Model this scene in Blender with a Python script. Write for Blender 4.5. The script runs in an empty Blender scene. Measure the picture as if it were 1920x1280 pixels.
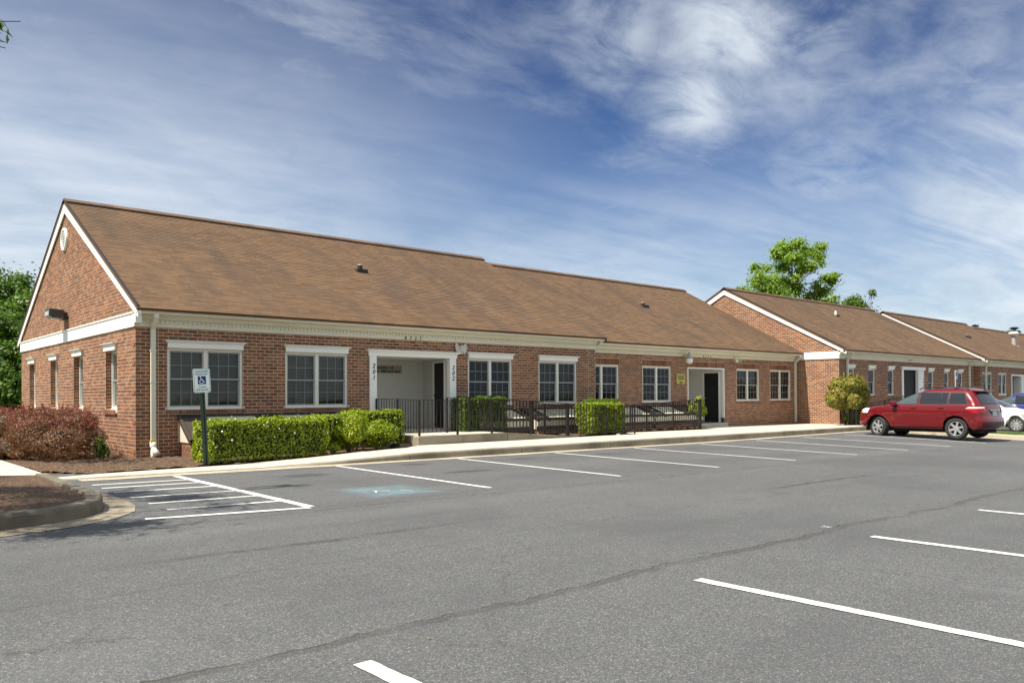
import bpy, math, random
import numpy as np
from mathutils import Vector, Matrix
R=math.radians
random.seed(7); rng=np.random.default_rng(7)
SC=bpy.context.scene; COL=SC.collection
# ------------------------------------------------------------------ camera
def make_camera():
    f,cyp,yaw,pit,rol=1498.98,730.184,R(41.2522),R(.4618),R(-.3334)
    F=Vector((math.sin(yaw)*math.cos(pit),math.cos(yaw)*math.cos(pit),math.sin(pit)))
    rt=Vector((math.cos(yaw),-math.sin(yaw),0)); up=rt.cross(F)
    r3=rt*math.cos(rol)+up*math.sin(rol); u3=up*math.cos(rol)-rt*math.sin(rol)
    cd=bpy.data.cameras.new('camera'); co=bpy.data.objects.new('camera',cd); COL.objects.link(co)
    m=Matrix(((r3.x,u3.x,-F.x,-4.991),(r3.y,u3.y,-F.y,-17.3744),(r3.z,u3.z,-F.z,1.264),(0,0,0,1)))
    co.matrix_world=m; cd.sensor_width=36; cd.lens=f/1920*36; cd.shift_y=(cyp-640)/1920
    cd.clip_start=.05; cd.clip_end=3000; SC.camera=co
make_camera()
# ------------------------------------------------------------------ node helper
class NT:
    def __init__(s,tree): s.t=tree; s.t.nodes.clear()
    def n(s,typ,props=None,**inp):
        nd=s.t.nodes.new(typ)
        for k,v in (props or {}).items(): setattr(nd,k,v)
        for k,v in inp.items():
            k=k.replace('_',' ')
            sock=nd.inputs[int(k[1:])] if k[0]=='i' and k[1:].isdigit() else nd.inputs[k]
            s.set(sock,v)
        return nd
    def set(s,sock,v):
        if isinstance(v,bpy.types.NodeSocket): s.t.links.new(v,sock)
        elif isinstance(v,bpy.types.Node): s.t.links.new(v.outputs[0],sock)
        else:
            if isinstance(v,(tuple,list)) and len(v)==3 and sock.type=='RGBA': v=tuple(v)+(1,)
            sock.default_value=v
    def m(s,op,a,b=None,c=None,clamp=False):
        nd=s.t.nodes.new('ShaderNodeMath'); nd.operation=op; nd.use_clamp=clamp
        s.set(nd.inputs[0],a)
        if b is not None: s.set(nd.inputs[1],b)
        if c is not None: s.set(nd.inputs[2],c)
        return nd.outputs[0]
    def mix(s,f,a,b,mode='MIX'):
        nd=s.t.nodes.new('ShaderNodeMix'); nd.data_type='RGBA'; nd.blend_type=mode
        s.set(nd.inputs[0],f); s.set(nd.inputs[6],a); s.set(nd.inputs[7],b); return nd.outputs[2]
    def ramp(s,f,stops,interp='LINEAR'):
        nd=s.t.nodes.new('ShaderNodeValToRGB'); cr=nd.color_ramp; cr.interpolation=interp
        while len(cr.elements)<len(stops): cr.elements.new(.5)
        for e,(p,c) in zip(cr.elements,stops):
            e.position=p; e.color=(tuple(c)+(1,))[:4] if isinstance(c,(tuple,list)) else (c,c,c,1)
        s.set(nd.inputs[0],f); return nd.outputs[0]
    def noise(s,vec,scale,detail=3,rough=.5,dist=0,out=0):
        nd=s.n('ShaderNodeTexNoise',Scale=scale,Detail=detail,Roughness=rough,Distortion=dist)
        if vec is not None: s.set(nd.inputs['Vector'],vec)
        return nd.outputs[out]
    def vmul(s,v,k):
        nd=s.t.nodes.new('ShaderNodeVectorMath'); nd.operation='MULTIPLY'; s.set(nd.inputs[0],v); nd.inputs[1].default_value=k; return nd.outputs[0]
    def step(s,x,lo,hi,o0=0,o1=1):
        nd=s.t.nodes.new('ShaderNodeMapRange'); nd.interpolation_type='SMOOTHSTEP'
        s.set(nd.inputs[0],x); nd.inputs[1].default_value=lo; nd.inputs[2].default_value=hi; nd.inputs[3].default_value=o0; nd.inputs[4].default_value=o1; return nd.outputs[0]
# ------------------------------------------------------------------ world, sun, exposure
SUNV=Vector((-1,.12,1.55)).normalized()
EL=math.asin(SUNV.z)
def make_world():
    w=bpy.data.worlds.new('World'); SC.world=w; w.use_nodes=True; T=NT(w.node_tree)
    sky=T.n('ShaderNodeTexSky',dict(sky_type='NISHITA',sun_disc=False,sun_elevation=EL,sun_rotation=math.atan2(SUNV.x,SUNV.y)%(2*math.pi),air_density=1.0,dust_density=.6,ozone_density=2.5))
    g=T.n('ShaderNodeTexCoord').outputs['Generated']
    sx=T.n('ShaderNodeSeparateXYZ',Vector=g)
    x,y,z=sx.outputs
    zz=T.m('MAXIMUM',z,0.0)
    # deep polarised blue higher up, paler towards the horizon
    deep=T.ramp(zz,[(0,(.80,.82,.80)),(.12,(.58,.66,.74)),(.25,(.27,.42,.62)),(.42,(.115,.235,.44)),(1,(.14,.22,.38))])
    base=T.mix(1.0,sky.outputs[0],deep,'MULTIPLY')
    # cloud sheet coordinates: direction projected on a high plane
    d=T.m('ADD',zz,.16)
    u=T.m('DIVIDE',x,d); v=T.m('DIVIDE',y,d)
    pv=T.n('ShaderNodeCombineXYZ',X=u,Y=v,Z=0.0).outputs[0]
    rot=T.n('ShaderNodeMapping',Vector=pv); rot.inputs['Rotation'].default_value=(0,0,R(20)); rot.inputs['Scale'].default_value=(.8,1.15,1)
    n1=T.noise(rot.outputs[0],1.5,10,.60,.35)
    n2=T.noise(rot.outputs[0],5.5,8,.62,.5)
    n3=T.noise(pv,.75,5,.5,.3)
    n4=T.noise(T.vmul(rot.outputs[0],(.45,2.2,1)),2.4,9,.60,.35)
    fine=T.m('ADD',T.m('MULTIPLY',n1,.68),T.m('MULTIPLY',n2,.32))
    def blob(px,py,rad,soft=.15,amp=.35):
        # a soft region of sky around a given direction
        f=1499; yaw=R(41.25)
        a=(px-960)/f; b=(736-py)/f
        D=Vector((math.sin(yaw)+a*math.cos(yaw),math.cos(yaw)-a*math.sin(yaw),b)).normalized()
        dp=T.n('ShaderNodeVectorMath',dict(operation='DISTANCE')); T.set(dp.inputs[0],g); dp.inputs[1].default_value=D
        nn=T.m('MULTIPLY',T.m('SUBTRACT',n1,.5),amp)
        return T.step(T.m('ADD',dp.outputs['Value'],nn),rad,rad*soft,0,1)
    b1=T.m('MAXIMUM',blob(1370,60,.13),blob(1330,180,.11)); b1=T.m('MAXIMUM',b1,T.m('MULTIPLY',blob(1500,30,.10),.8))
    b1=T.m('MAXIMUM',b1,T.m('MULTIPLY',blob(1170,40,.10),.7))
    w1=T.m('MULTIPLY',b1,T.step(fine,.37,.57,.14,1.0))
    left=T.m('MULTIPLY',blob(-60,560,.86,.10,.15),T.step(n4,.25,.72,.80,1.0))
    left=T.m('MAXIMUM',left,T.m('MULTIPLY',blob(380,180,.48,.05,.25),.58))
    right=T.m('MULTIPLY',blob(1960,400,.24,.1,.25),T.step(n4,.30,.55,.45,1.0))
    right=T.m('MAXIMUM',right,T.m('MULTIPLY',T.m('MAXIMUM',blob(1830,130,.14),blob(1560,330,.16)),T.step(fine,.36,.62,.05,.55)))
    veil=T.step(zz,.36,.06,0,.85); veil=T.m('MULTIPLY',veil,T.step(n4,.28,.66,.62,1))
    thin=T.m('MULTIPLY',T.step(fine,.36,.64,.12,1.0),T.step(n3,.36,.62,.20,.58))
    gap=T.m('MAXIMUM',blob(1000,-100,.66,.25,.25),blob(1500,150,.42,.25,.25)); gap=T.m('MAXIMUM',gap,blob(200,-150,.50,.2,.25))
    over=T.m('MULTIPLY',T.m('SUBTRACT',1.0,gap,clamp=True),T.step(fine,.3,.6,.78,.98))  # dense cloud veil outside the view, added to raise the fill light
    # faint contrail
    def sdir(px,py):
        yaw=R(41.25); a=(px-960)/1499; b=(736-py)/1499
        return Vector((math.sin(yaw)+a*math.cos(yaw),math.cos(yaw)-a*math.sin(yaw),b)).normalized()
    D1,D2=sdir(1075,402),sdir(1325,333); nn_=D1.cross(D2).normalized(); mid=(D1+D2).normalized()
    dt=T.n('ShaderNodeVectorMath',dict(operation='DOT_PRODUCT')); T.set(dt.inputs[0],g); dt.inputs[1].default_value=nn_
    dm=T.n('ShaderNodeVectorMath',dict(operation='DISTANCE')); T.set(dm.inputs[0],g); dm.inputs[1].default_value=mid
    trail=T.m('MULTIPLY',T.step(T.m('ABSOLUTE',T.m('ADD',dt.outputs['Value'],T.m('MULTIPLY',T.m('SUBTRACT',n2,.5),.002))),.0030,.0004),T.step(dm.outputs['Value'],.085,.03,0,.33))
    left=T.m('MULTIPLY',left,T.step(zz,.50,.18,.34,1.0))
    c=T.m('MAXIMUM',T.m('MAXIMUM',w1,trail),left)
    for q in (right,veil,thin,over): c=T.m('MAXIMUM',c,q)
    c=T.m('MULTIPLY',c,.90,clamp=True)
    ccol=T.ramp(fine,[(.28,(2.8,3.55,4.45)),(.62,(5.7,6.1,6.5))])
    fin=T.mix(c,base,ccol)
    bg=T.n('ShaderNodeBackground',Color=fin,Strength=.088)
    o=T.n('ShaderNodeOutputWorld',Surface=bg)
make_world()
sl=bpy.data.lights.new('sun','SUN'); sl.energy=5.0; sl.angle=R(.53); sl.color=(1,.94,.82)
so=bpy.data.objects.new('sun',sl); COL.objects.link(so); so.rotation_euler=SUNV.to_track_quat('Z','Y').to_euler()
SC.view_settings.view_transform='Standard'; SC.view_settings.look='None'; SC.view_settings.exposure=.82; SC.view_settings.gamma=1; SC.view_settings.use_curve_mapping=False
SC.render.engine='CYCLES'; SC.cycles.max_bounces=8; SC.cycles.transparent_max_bounces=12
# ------------------------------------------------------------------ materials
MATS={}
def mat(name,fn):
    m=bpy.data.materials.new(name); m.use_nodes=True; T=NT(m.node_tree)
    o=T.n('ShaderNodeOutputMaterial'); sh,disp=fn(T)
    T.set(o.inputs['Surface'],sh)
    MATS[name]=m; return m
def pbsdf(T,col,rough=.7,bump=None,bs=.3,bd=.01,**kw):
    p=T.n('ShaderNodeBsdfPrincipled',Base_Color=col,Roughness=rough)
    for k,v in kw.items(): T.set(p.inputs[k.replace('_',' ')],v)
    if bump is not None:
        b=T.n('ShaderNodeBump',Strength=bs,Distance=bd,Height=bump); T.set(p.inputs['Normal'],b.outputs[0])
    return p.outputs[0]
def OC(T): return T.n('ShaderNodeTexCoord').outputs['Object']
def simple(name,c,rough=.6,var=.12,sc=6,**kw):
    def fn(T):
        co=OC(T); n=T.noise(co,sc,6,.6); n2=T.noise(co,sc*9,3,.6)
        k=T.m('ADD',1-var,T.m('MULTIPLY',T.m('ADD',T.m('MULTIPLY',n,1.4),T.m('MULTIPLY',n2,.6)),var))
        col=T.mix(1.0,c,T.n('ShaderNodeCombineColor',Red=k,Green=k,Blue=k).outputs[0],'MULTIPLY')
        return pbsdf(T,col,rough,n2,.15,.002,**kw),None
    return mat(name,fn)
def brick_fn(rndsrc):
    def fn(T):
        if rndsrc=='island': r=T.n('ShaderNodeNewGeometry').outputs['Random Per Island']
        else: r=T.n('ShaderNodeObjectInfo').outputs['Random']
        co=T.n('ShaderNodeNewGeometry').outputs['Position']
        c=T.ramp(r,[(0,(.100,.042,.022)),(.3,(.162,.058,.024)),(.6,(.215,.080,.033)),(.82,(.300,.128,.054)),(.94,(.20,.12,.075)),(1,(.075,.045,.038))])
        n=T.noise(co,38,4,.6); n2=T.noise(co,.7,4,.6)
        c=T.mix(T.step(n,.35,.75,0,.35),c,(.36,.19,.12))
        c=T.mix(T.step(n2,.45,.75,0,.3),c,(.17,.075,.05))
        return pbsdf(T,c,.9,T.noise(co,160,3,.6),.35,.003),None
    return fn
mat('brick',brick_fn('island')); mat('brick_single',brick_fn('object'))
def f_mortar(T):
    co=T.n('ShaderNodeNewGeometry').outputs['Position']; n=T.noise(co,3,5,.6)
    c=T.mix(n,(.50,.39,.28),(.68,.54,.40)); return pbsdf(T,c,.95,T.noise(co,120,3),.3,.003),None
mat('mortar',f_mortar)
def f_shingle(rs):
    def fn(T):
        co=T.n('ShaderNodeNewGeometry').outputs['Position']
        r=T.n('ShaderNodeNewGeometry').outputs['Random Per Island'] if rs=='island' else T.n('ShaderNodeObjectInfo').outputs['Random']
        c=T.ramp(r,[(0,(.098,.052,.022)),(.5,(.125,.067,.029)),(1,(.155,.085,.038))])
        sx=T.n('ShaderNodeSeparateXYZ',Vector=co)
        st=T.noise(T.vmul(co,(1.2,.26,.26)),1.0,7,.62,.15)
        st2=T.noise(T.vmul(co,(5.5,.30,.30)),1.0,4,.6,.1)
        br=T.noise(co,.35,4,.6)
        k=T.step(st,.48,.68,0,.62)
        k=T.m('MULTIPLY',k,T.step(br,.30,.60,.45,1))
        c=T.mix(k,c,(.052,.034,.024)); c=T.mix(T.step(T.noise(T.vmul(co,(.45,.30,.30)),1.0,5,.6),.50,.68,0,.45),c,(.050,.033,.024))
        c=T.mix(T.step(st2,.50,.72,0,.32),c,(.085,.056,.040))
        c=T.mix(T.step(st,.44,.30,0,.30),c,(.20,.12,.06))
        g=T.noise(co,140,2,.6)
        c=T.mix(T.m('MULTIPLY',g,.35),c,(.10,.065,.045))
        return pbsdf(T,c,.95,g,.5,.003),None
    return fn
mat('shingle',f_shingle('island')); mat('shingle_single',f_shingle('object'))
def f_asphalt(T):
    co=OC(T); sx=T.n('ShaderNodeSeparateXYZ',Vector=co); x,y,_=sx.outputs
    v=T.n('ShaderNodeTexVoronoi',Scale=150.0,Vector=co); vc=T.n('ShaderNodeSeparateColor',Color=v.outputs['Color']).outputs[0]
    v2=T.n('ShaderNodeTexVoronoi',Scale=120.0,Vector=co); vc2=T.n('ShaderNodeSeparateColor',Color=v2.outputs['Color']).outputs[0]
    big=T.noise(co,.32,6,.6,.3); med=T.noise(co,1.9,6,.65)
    c=T.ramp(vc,[(0,(.048,.050,.053)),(.5,(.078,.080,.083)),(.85,(.112,.113,.114)),(.96,(.160,.158,.150)),(1,(.26,.25,.23))])
    c=T.mix(T.step(vc2,.975,.99,0,.42),c,(.36,.34,.29))
    c=T.mix(T.step(vc2,.05,.03,0,.6),c,(.035,.035,.038))
    c=T.mix(T.step(T.noise(co,14,4,.6),.52,.72,0,.18),c,(.17,.145,.10))
    c=T.mix(T.step(big,.46,.66,0,.50),c,(.058,.059,.063))
    c=T.mix(T.step(big,.45,.28,0,.30),c,(.135,.138,.142))
    trk=T.noise(T.vmul(co,(.06,.75,0)),1.0,4,.6,.2)
    c=T.mix(T.step(trk,.50,.68,0,.30),c,(.050,.051,.054)); c=T.mix(T.step(trk,.48,.32,0,.16),c,(.16,.16,.16))
    c=T.mix(T.step(med,.52,.72,0,.34),c,(.060,.060,.062))
    # tar patches and seams running along the lot
    wob=T.noise(T.vmul(co,(.45,.02,0)),1.0,6,.68); wob2=T.noise(T.vmul(co,(3.5,.5,0)),1.0,5,.65)
    def seam(y0,amp,wid,x0,x1,st,slope=0):
        yy=T.m('SUBTRACT',T.m('SUBTRACT',y,y0),T.m('MULTIPLY',x,slope))
        off=T.m('ADD',T.m('MULTIPLY',T.m('SUBTRACT',wob,.5),amp),T.m('MULTIPLY',T.m('SUBTRACT',wob2,.5),.16))
        dd=T.m('ABSOLUTE',T.m('SUBTRACT',yy,off))
        s=T.step(dd,wid,wid*.15)
        s=T.m('MULTIPLY',s,T.step(x,x0-.8,x0+.8)); s=T.m('MULTIPLY',s,T.step(x,x1+2,x1-2))
        s=T.m('MULTIPLY',s,T.step(T.noise(co,2.3,5,.7),.38,.56,.35,1))
        return T.m('MULTIPLY',s,st)
    s=seam(-13.55,.5,.055,-9,40,.62)
    for a in ((-13.5,.56,.020,-9,30,1.0),(-9.25,.5,.05,-6,60,.65),(-6.75,.4,.035,-1,12,.55),(-10.9,.35,.10,-2.9,-.2,.8),(-11.2,.4,.10,5.3,9.0,.85),(-11.7,.9,.02,-12,12,.55),(-7.4,.6,.04,9,50,.5)):
        s=T.m('MAXIMUM',s,seam(*a))
    # two or three fine cracks across
    cr=T.n('ShaderNodeTexVoronoi',dict(feature='DISTANCE_TO_EDGE'),Scale=.33,Vector=T.n('ShaderNodeVectorMath',dict(operation='ADD'),i0=co,i1=T.vmul(T.noise(co,1.3,5,.6,out=1),(1.1,1.1,0))).outputs[0])
    ck=T.m('MULTIPLY',T.step(cr.outputs['Distance'],.006,.001),T.step(T.noise(co,.25,2),.50,.60,0,.55))
    s=T.m('MAXIMUM',s,ck)
    c=T.mix(s,c,T.mix(T.noise(co,30,4,.6),(.020,.019,.018),(.060,.052,.042)))
    # oil stains near the kerb inside the bays
    for (ox,oy,rx,ry) in ((3.45,-4.95,.5,.2),(6.0,-5.15,.45,.16),(8.3,-5.3,.4,.14),(11.7,-5.2,.4,.13),(.9,-5.6,.5,.3),(3.5,-6.6,.6,.2)):
        dx=T.m('DIVIDE',T.m('SUBTRACT',x,ox),rx); dy=T.m('DIVIDE',T.m('SUBTRACT',y,oy),ry)
        r=T.m('SQRT',T.m('ADD',T.m('MULTIPLY',dx,dx),T.m('MULTIPLY',dy,dy)))
        r=T.m('ADD',r,T.m('MULTIPLY',T.m('SUBTRACT',wob2,.5),1.4))
        c=T.mix(T.step(r,1.1,.4,0,.75),c,(.035,.036,.038))
    h=T.m('ADD',T.m('MULTIPLY',v.outputs['Distance'],1.0),T.m('MULTIPLY',s,-1.2))
    return pbsdf(T,c,.88,h,.55,.006),None
mat('asphalt',f_asphalt)
def f_concrete(base,dark,name,stain=.4):
    def fn(T):
        co=OC(T); n=T.noise(co,.9,7,.65,.3); n2=T.noise(co,70,3,.6); n3=T.noise(co,4,6,.7)
        c=T.mix(T.step(n,.40,.72,0,stain),base,dark); c=T.mix(T.step(n3,.50,.8,0,stain*.8),c,dark)
        c=T.mix(T.m('MULTIPLY',n2,.25),c,dark)
        return pbsdf(T,c,.9,n2,.35,.003),None
    mat(name,fn)
f_concrete((.52,.475,.385),(.33,.29,.22),'concrete',.35)
f_concrete((.30,.255,.185),(.10,.085,.06),'kerb_concrete',.75)
f_concrete((.43,.38,.29),(.23,.19,.13),'gutter_concrete',.6)
f_concrete((.20,.17,.12),(.06,.05,.035),'old_concrete',.8)
def f_paint(T):
    co=OC(T); n=T.noise(co,48,5,.75); n2=T.noise(co,2.4,5,.6)
    c=T.mix(T.step(n2,.4,.7,0,.3),(.62,.62,.58),(.38,.37,.34))
    sh=pbsdf(T,c,.7,T.noise(co,95,2),.35,.003)
    tr=T.n('ShaderNodeBsdfTransparent'); a=T.step(T.m('ADD',n,T.m('MULTIPLY',n2,.25)),.46,.52)
    return T.n('ShaderNodeMixShader',i0=a,i1=tr,i2=sh).outputs[0],None
mat('road_paint',f_paint)
def f_hc(T):
    co=OC(T); n=T.noise(co,9,6,.75); n2=T.noise(co,60,3,.6); n3=T.noise(co,2.2,5,.6)
    sx=T.n('ShaderNodeSeparateXYZ',Vector=co)
    dx=T.m('ABSOLUTE',T.m('SUBTRACT',sx.outputs[0],.86)); dy=T.m('ABSOLUTE',T.m('SUBTRACT',sx.outputs[1],-8.18))
    e=T.m('MAXIMUM',dx,dy); e=T.m('ADD',e,T.m('MULTIPLY',T.m('SUBTRACT',n,.5),.5))
    a=T.m('MULTIPLY',T.step(e,.68,.30),T.step(T.m('ADD',n3,T.m('MULTIPLY',n2,.4)),.45,.80,.06,.50))
    sh=pbsdf(T,T.mix(n,(.15,.25,.29),(.24,.34,.38)),.8)
    return T.n('ShaderNodeMixShader',i0=a,i1=T.n('ShaderNodeBsdfTransparent'),i2=sh).outputs[0],None
mat('faded_blue_paint',f_hc)
def f_mulch(T):
    co=OC(T); v=T.n('ShaderNodeTexVoronoi',Scale=42.0,Vector=T.vmul(co,(1,1.8,1))); r=T.n('ShaderNodeSeparateColor',Color=v.outputs['Color']).outputs[0]
    c=T.ramp(r,[(0,(.035,.022,.014)),(.5,(.11,.056,.028)),(.85,(.20,.11,.055)),(1,(.34,.25,.17))])
    return pbsdf(T,c,.95,T.m('ADD',v.outputs['Distance'],T.noise(co,9,4)),.9,.03),None
mat('mulch',f_mulch)
def f_grass(T):
    co=OC(T); n=T.noise(co,2,6,.65); n2=T.noise(co,60,3)
    c=T.mix(n,(.045,.085,.015),(.10,.13,.03)); c=T.mix(n2,c,(.05,.07,.015)); return pbsdf(T,c,.9,n2,.6,.03),None
mat('grass',f_grass)
simple('white_trim',(.80,.80,.76),.5,.06,2.0)
simple('cream_trim',(.66,.63,.50),.6,.14,2.0)
simple('gutter_metal',(.62,.60,.52),.45,.22,3.0)
simple('white_wall',(.66,.65,.60),.8,.06,1.5)
simple('sash_grey',(.34,.34,.32),.5,.08,6)
simple('muntin_grey',(.20,.205,.20),.5,.05,6)
simple('frame_cream',(.72,.70,.63),.5,.08,6)
simple('black_metal',(.018,.015,.014),.45,.3,8)
simple('rail_metal',(.010,.007,.006),.7,.4,8)
simple('brown_metal',(.060,.045,.038),.5,.25,6)
simple('brown_dark',(.020,.014,.012),.55,.25,6)
simple('dark_door',(.006,.006,.007),.7,.3,3)
simple('well_cream',(.60,.56,.43),.5,.15,3)
simple('vent_metal',(.35,.33,.30),.5,.2,10)
simple('dark_lamp',(.045,.042,.04),.5,.2,10)
simple('sign_green_post',(.022,.045,.030),.55,.4,20)
simple('ink',(.012,.012,.013),.6,.05,5)
simple('ink_green',(.05,.11,.10),.6,.05,5)
simple('sign_white',(.70,.80,.76),.45,.05,8)
simple('sign_blue',(.008,.018,.16),.45,.05,8)
simple('sign_tan',(.36,.33,.27),.6,.08,8)
simple('sign_yellow',(.46,.38,.07),.6,.1,8)
simple('blind',(.36,.36,.32),.7,.12,3)
simple('curtain',(.035,.034,.032),.9,.2,3)
simple('curtain_light',(.12,.11,.085),.9,.2,3)
simple('interior',(.10,.09,.08),.9,.2,1)
simple('bark',(.09,.068,.050),.95,.4,9)
simple('core_shade',(.012,.014,.006),.95,.3,12)  # near black for solid plant cores, standing in for inner shade
simple('twig',(.040,.030,.020),.95,.3,12)
simple('tyre',(.022,.022,.023),.8,.2,20)
simple('well_black',(.006,.006,.006),.9,.1,5)
simple('plastic_black',(.015,.015,.016),.5,.1,8)
simple('yellow_tape',(.55,.42,.04),.6,.1,8)
simple('pvc',(.72,.71,.64),.5,.1,5)
simple('lens_grey',(.34,.36,.36),.25,.1,12)
simple('stone_eagle',(.55,.53,.49),.8,.35,30)
simple('flower',(.80,.78,.66),.7,.05,5)
simple('bumper_maroon',(.035,.006,.009),.35,.1,8)
simple('plate',(.55,.56,.58),.4,.1,10)
simple('chrome',(.72,.72,.72),.18,.05,8,Metallic=1.0)
simple('rim_alloy',(.62,.62,.63),.32,.06,8,Metallic=.75)
simple('tail_red',(.30,.006,.008),.12,.1,8)
simple('tail_white',(.80,.78,.74),.12,.05,8)
simple('amber',(.62,.18,.02),.2,.05,8)
simple('hill_green',(.05,.075,.025),.95,.4,.2)
def f_glass(tint,name,refl=.06):
    def fn(T):
        lw=T.n('ShaderNodeFresnel',IOR=1.5); g=T.n('ShaderNodeBsdfGlossy',Color=(.9,.95,1,1),Roughness=.03)
        t=T.n('ShaderNodeBsdfTransparent',Color=tint+(1,))
        f=T.m('ADD',T.m('MULTIPLY',lw.outputs[0],.62),refl*.1,clamp=True)
        return T.n('ShaderNodeMixShader',i0=f,i1=t,i2=g).outputs[0],None
    mat(name,fn)
f_glass((.62,.64,.62),'glass'); f_glass((.10,.11,.13),'car_glass_dark'); f_glass((.42,.50,.50),'car_glass')
def f_carpaint(col,name,metal=.25):
    def fn(T):
        co=OC(T); n=T.noise(co,400,2)
        c=T.mix(T.m('MULTIPLY',n,.15),col,tuple(min(1,k*1.8) for k in col))
        return pbsdf(T,c,.32,None,Metallic=metal,Coat_Weight=.8,Coat_Roughness=.03,Specular_IOR_Level=.4),None
    mat(name,fn)
f_carpaint((.145,.003,.006),'paint_red'); f_carpaint((.78,.79,.80),'paint_white',0.0); f_carpaint((.010,.020,.21),'paint_blue')
def leafmat(name,cols,tr=.30):
    def fn(T):
        r=T.n('ShaderNodeNewGeometry').outputs['Random Per Island']
        co=T.n('ShaderNodeNewGeometry').outputs['Position']
        st=[(i/(len(cols)-1),c) for i,c in enumerate(cols)]
        k=T.m('ADD',T.m('MULTIPLY',r,.65),T.m('MULTIPLY',T.noise(co,1.6,3),.5)); k=T.m('SUBTRACT',k,.07)
        c=T.ramp(k,st)
        d=pbsdf(T,c,.5,Specular_IOR_Level=.35); t=T.n('ShaderNodeBsdfTranslucent',Color=T.mix(1.0,c,(1.25,1.35,.6,1),'MULTIPLY'))
        return T.n('ShaderNodeMixShader',i0=tr,i1=d,i2=t).outputs[0],None
    mat(name,fn)
leafmat('leaf_box',[(.028,.060,.006),(.105,.165,.008),(.30,.37,.010),(.52,.53,.02)])
leafmat('leaf_yew',[(.03,.06,.008),(.08,.14,.012),(.20,.28,.02)])
leafmat('leaf_barberry',[(.030,.040,.012),(.085,.050,.022),(.17,.060,.042),(.23,.115,.060),(.12,.11,.03)])
leafmat('leaf_barberry_red',[(.11,.035,.030),(.20,.050,.045),(.26,.09,.07)])
leafmat('leaf_nandina',[(.05,.08,.012),(.17,.19,.025),(.33,.27,.05),(.34,.14,.05)])
leafmat('leaf_wood',[(.03,.065,.012),(.08,.15,.02),(.15,.24,.03)])
leafmat('leaf_tree',[(.10,.17,.02),(.20,.32,.035),(.31,.42,.06)],.4)
leafmat('leaf_oak',[(.06,.10,.015),(.15,.22,.03)],.4)
leafmat('dead_leaf',[(.05,.03,.015),(.12,.07,.035),(.22,.14,.07)],.1)
leafmat('needle',[(.015,.03,.012),(.04,.065,.02)],.1)
# ------------------------------------------------------------------ mesh helpers
class MB:
    def __init__(s,fn=None): s.v=[]; s.f=[]; s.fn=fn
    def add(s,vs,fs):
        o=len(s.v); s.v+= [s.fn(*p) if s.fn else tuple(p) for p in vs]; s.f+=[tuple(i+o for i in f) for f in fs]
    def quad(s,a,b,c,d): s.add([a,b,c,d],[(0,1,2,3)])
    def box(s,x0,x1,y0,y1,z0,z1):
        s.add([(x0,y0,z0),(x1,y0,z0),(x1,y1,z0),(x0,y1,z0),(x0,y0,z1),(x1,y0,z1),(x1,y1,z1),(x0,y1,z1)],
              [(0,3,2,1),(4,5,6,7),(0,1,5,4),(1,2,6,5),(2,3,7,6),(3,0,4,7)])
    def beam(s,a,b,w,h,up=(0,0,1)):
        a=Vector(a);b=Vector(b);d=(b-a).normalized();u=Vector(up);sd=d.cross(u).normalized();u=sd.cross(d)
        vs=[tuple(p+sd*i*w/2+u*j*h/2) for p in (a,b) for i,j in ((-1,-1),(1,-1),(1,1),(-1,1))]
        s.add(vs,[(0,1,2,3),(4,7,6,5),(0,4,5,1),(1,5,6,2),(2,6,7,3),(3,7,4,0)])
    def ext(s,prof,x0,x1):   # profile [(y,z)] extruded along x
        n=len(prof); vs=[(x0,y,z) for y,z in prof]+[(x1,y,z) for y,z in prof]
        s.add(vs,[tuple(range(n))[::-1],tuple(range(n,2*n))]+[(i,(i+1)%n,n+(i+1)%n,n+i) for i in range(n)])
    def poly(s,pts,z0,z1):   # plan polygon extruded in z (z may be functions)
        f0=z0 if callable(z0) else (lambda x,y:z0); f1=z1 if callable(z1) else (lambda x,y:z1)
        n=len(pts); vs=[(x,y,f0(x,y)) for x,y in pts]+[(x,y,f1(x,y)) for x,y in pts]
        s.add(vs,[tuple(range(n))[::-1],tuple(range(n,2*n))]+[(i,(i+1)%n,n+(i+1)%n,n+i) for i in range(n)])
    def tube(s,pts,rad,k=8,cap=True):
        pts=[Vector(p) for p in pts]; rad=rad if isinstance(rad,(list,tuple)) else [rad]*len(pts)
        vs=[];fs=[];prev=None
        for i,p in enumerate(pts):
            d=(pts[min(i+1,len(pts)-1)]-pts[max(i-1,0)]).normalized()
            if prev is None: prev=d.orthogonal().normalized()
            u=(prev-d*prev.dot(d)).normalized(); prev=u; w=d.cross(u)
            for j in range(k):
                a=2*math.pi*j/k; vs.append(tuple(p+(u*math.cos(a)+w*math.sin(a))*rad[i]))
        for i in range(len(pts)-1):
            for j in range(k): fs.append((i*k+j,i*k+(j+1)%k,(i+1)*k+(j+1)%k,(i+1)*k+j))
        if cap: fs+= [tuple(range(k))[::-1],tuple(range((len(pts)-1)*k,len(pts)*k))]
        s.add(vs,fs)
    def lathe(s,prof,k=24,ax='z',c=(0,0,0)):
        vs=[];fs=[];n=len(prof)
        for j in range(k):
            a=2*math.pi*j/k
            for r,h in prof:
                p=(r*math.cos(a),r*math.sin(a),h) if ax=='z' else (r*math.cos(a),h,r*math.sin(a))
                vs.append((p[0]+c[0],p[1]+c[1],p[2]+c[2]))
        for j in range(k):
            for i in range(n-1): fs.append((j*n+i,((j+1)%k)*n+i,((j+1)%k)*n+i+1,j*n+i+1))
        s.add(vs,fs)
def link(name,me,parent=None):
    o=bpy.data.objects.new(name,me); COL.objects.link(o)
    if parent: o.parent=parent
    return o
ORG={}
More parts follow.
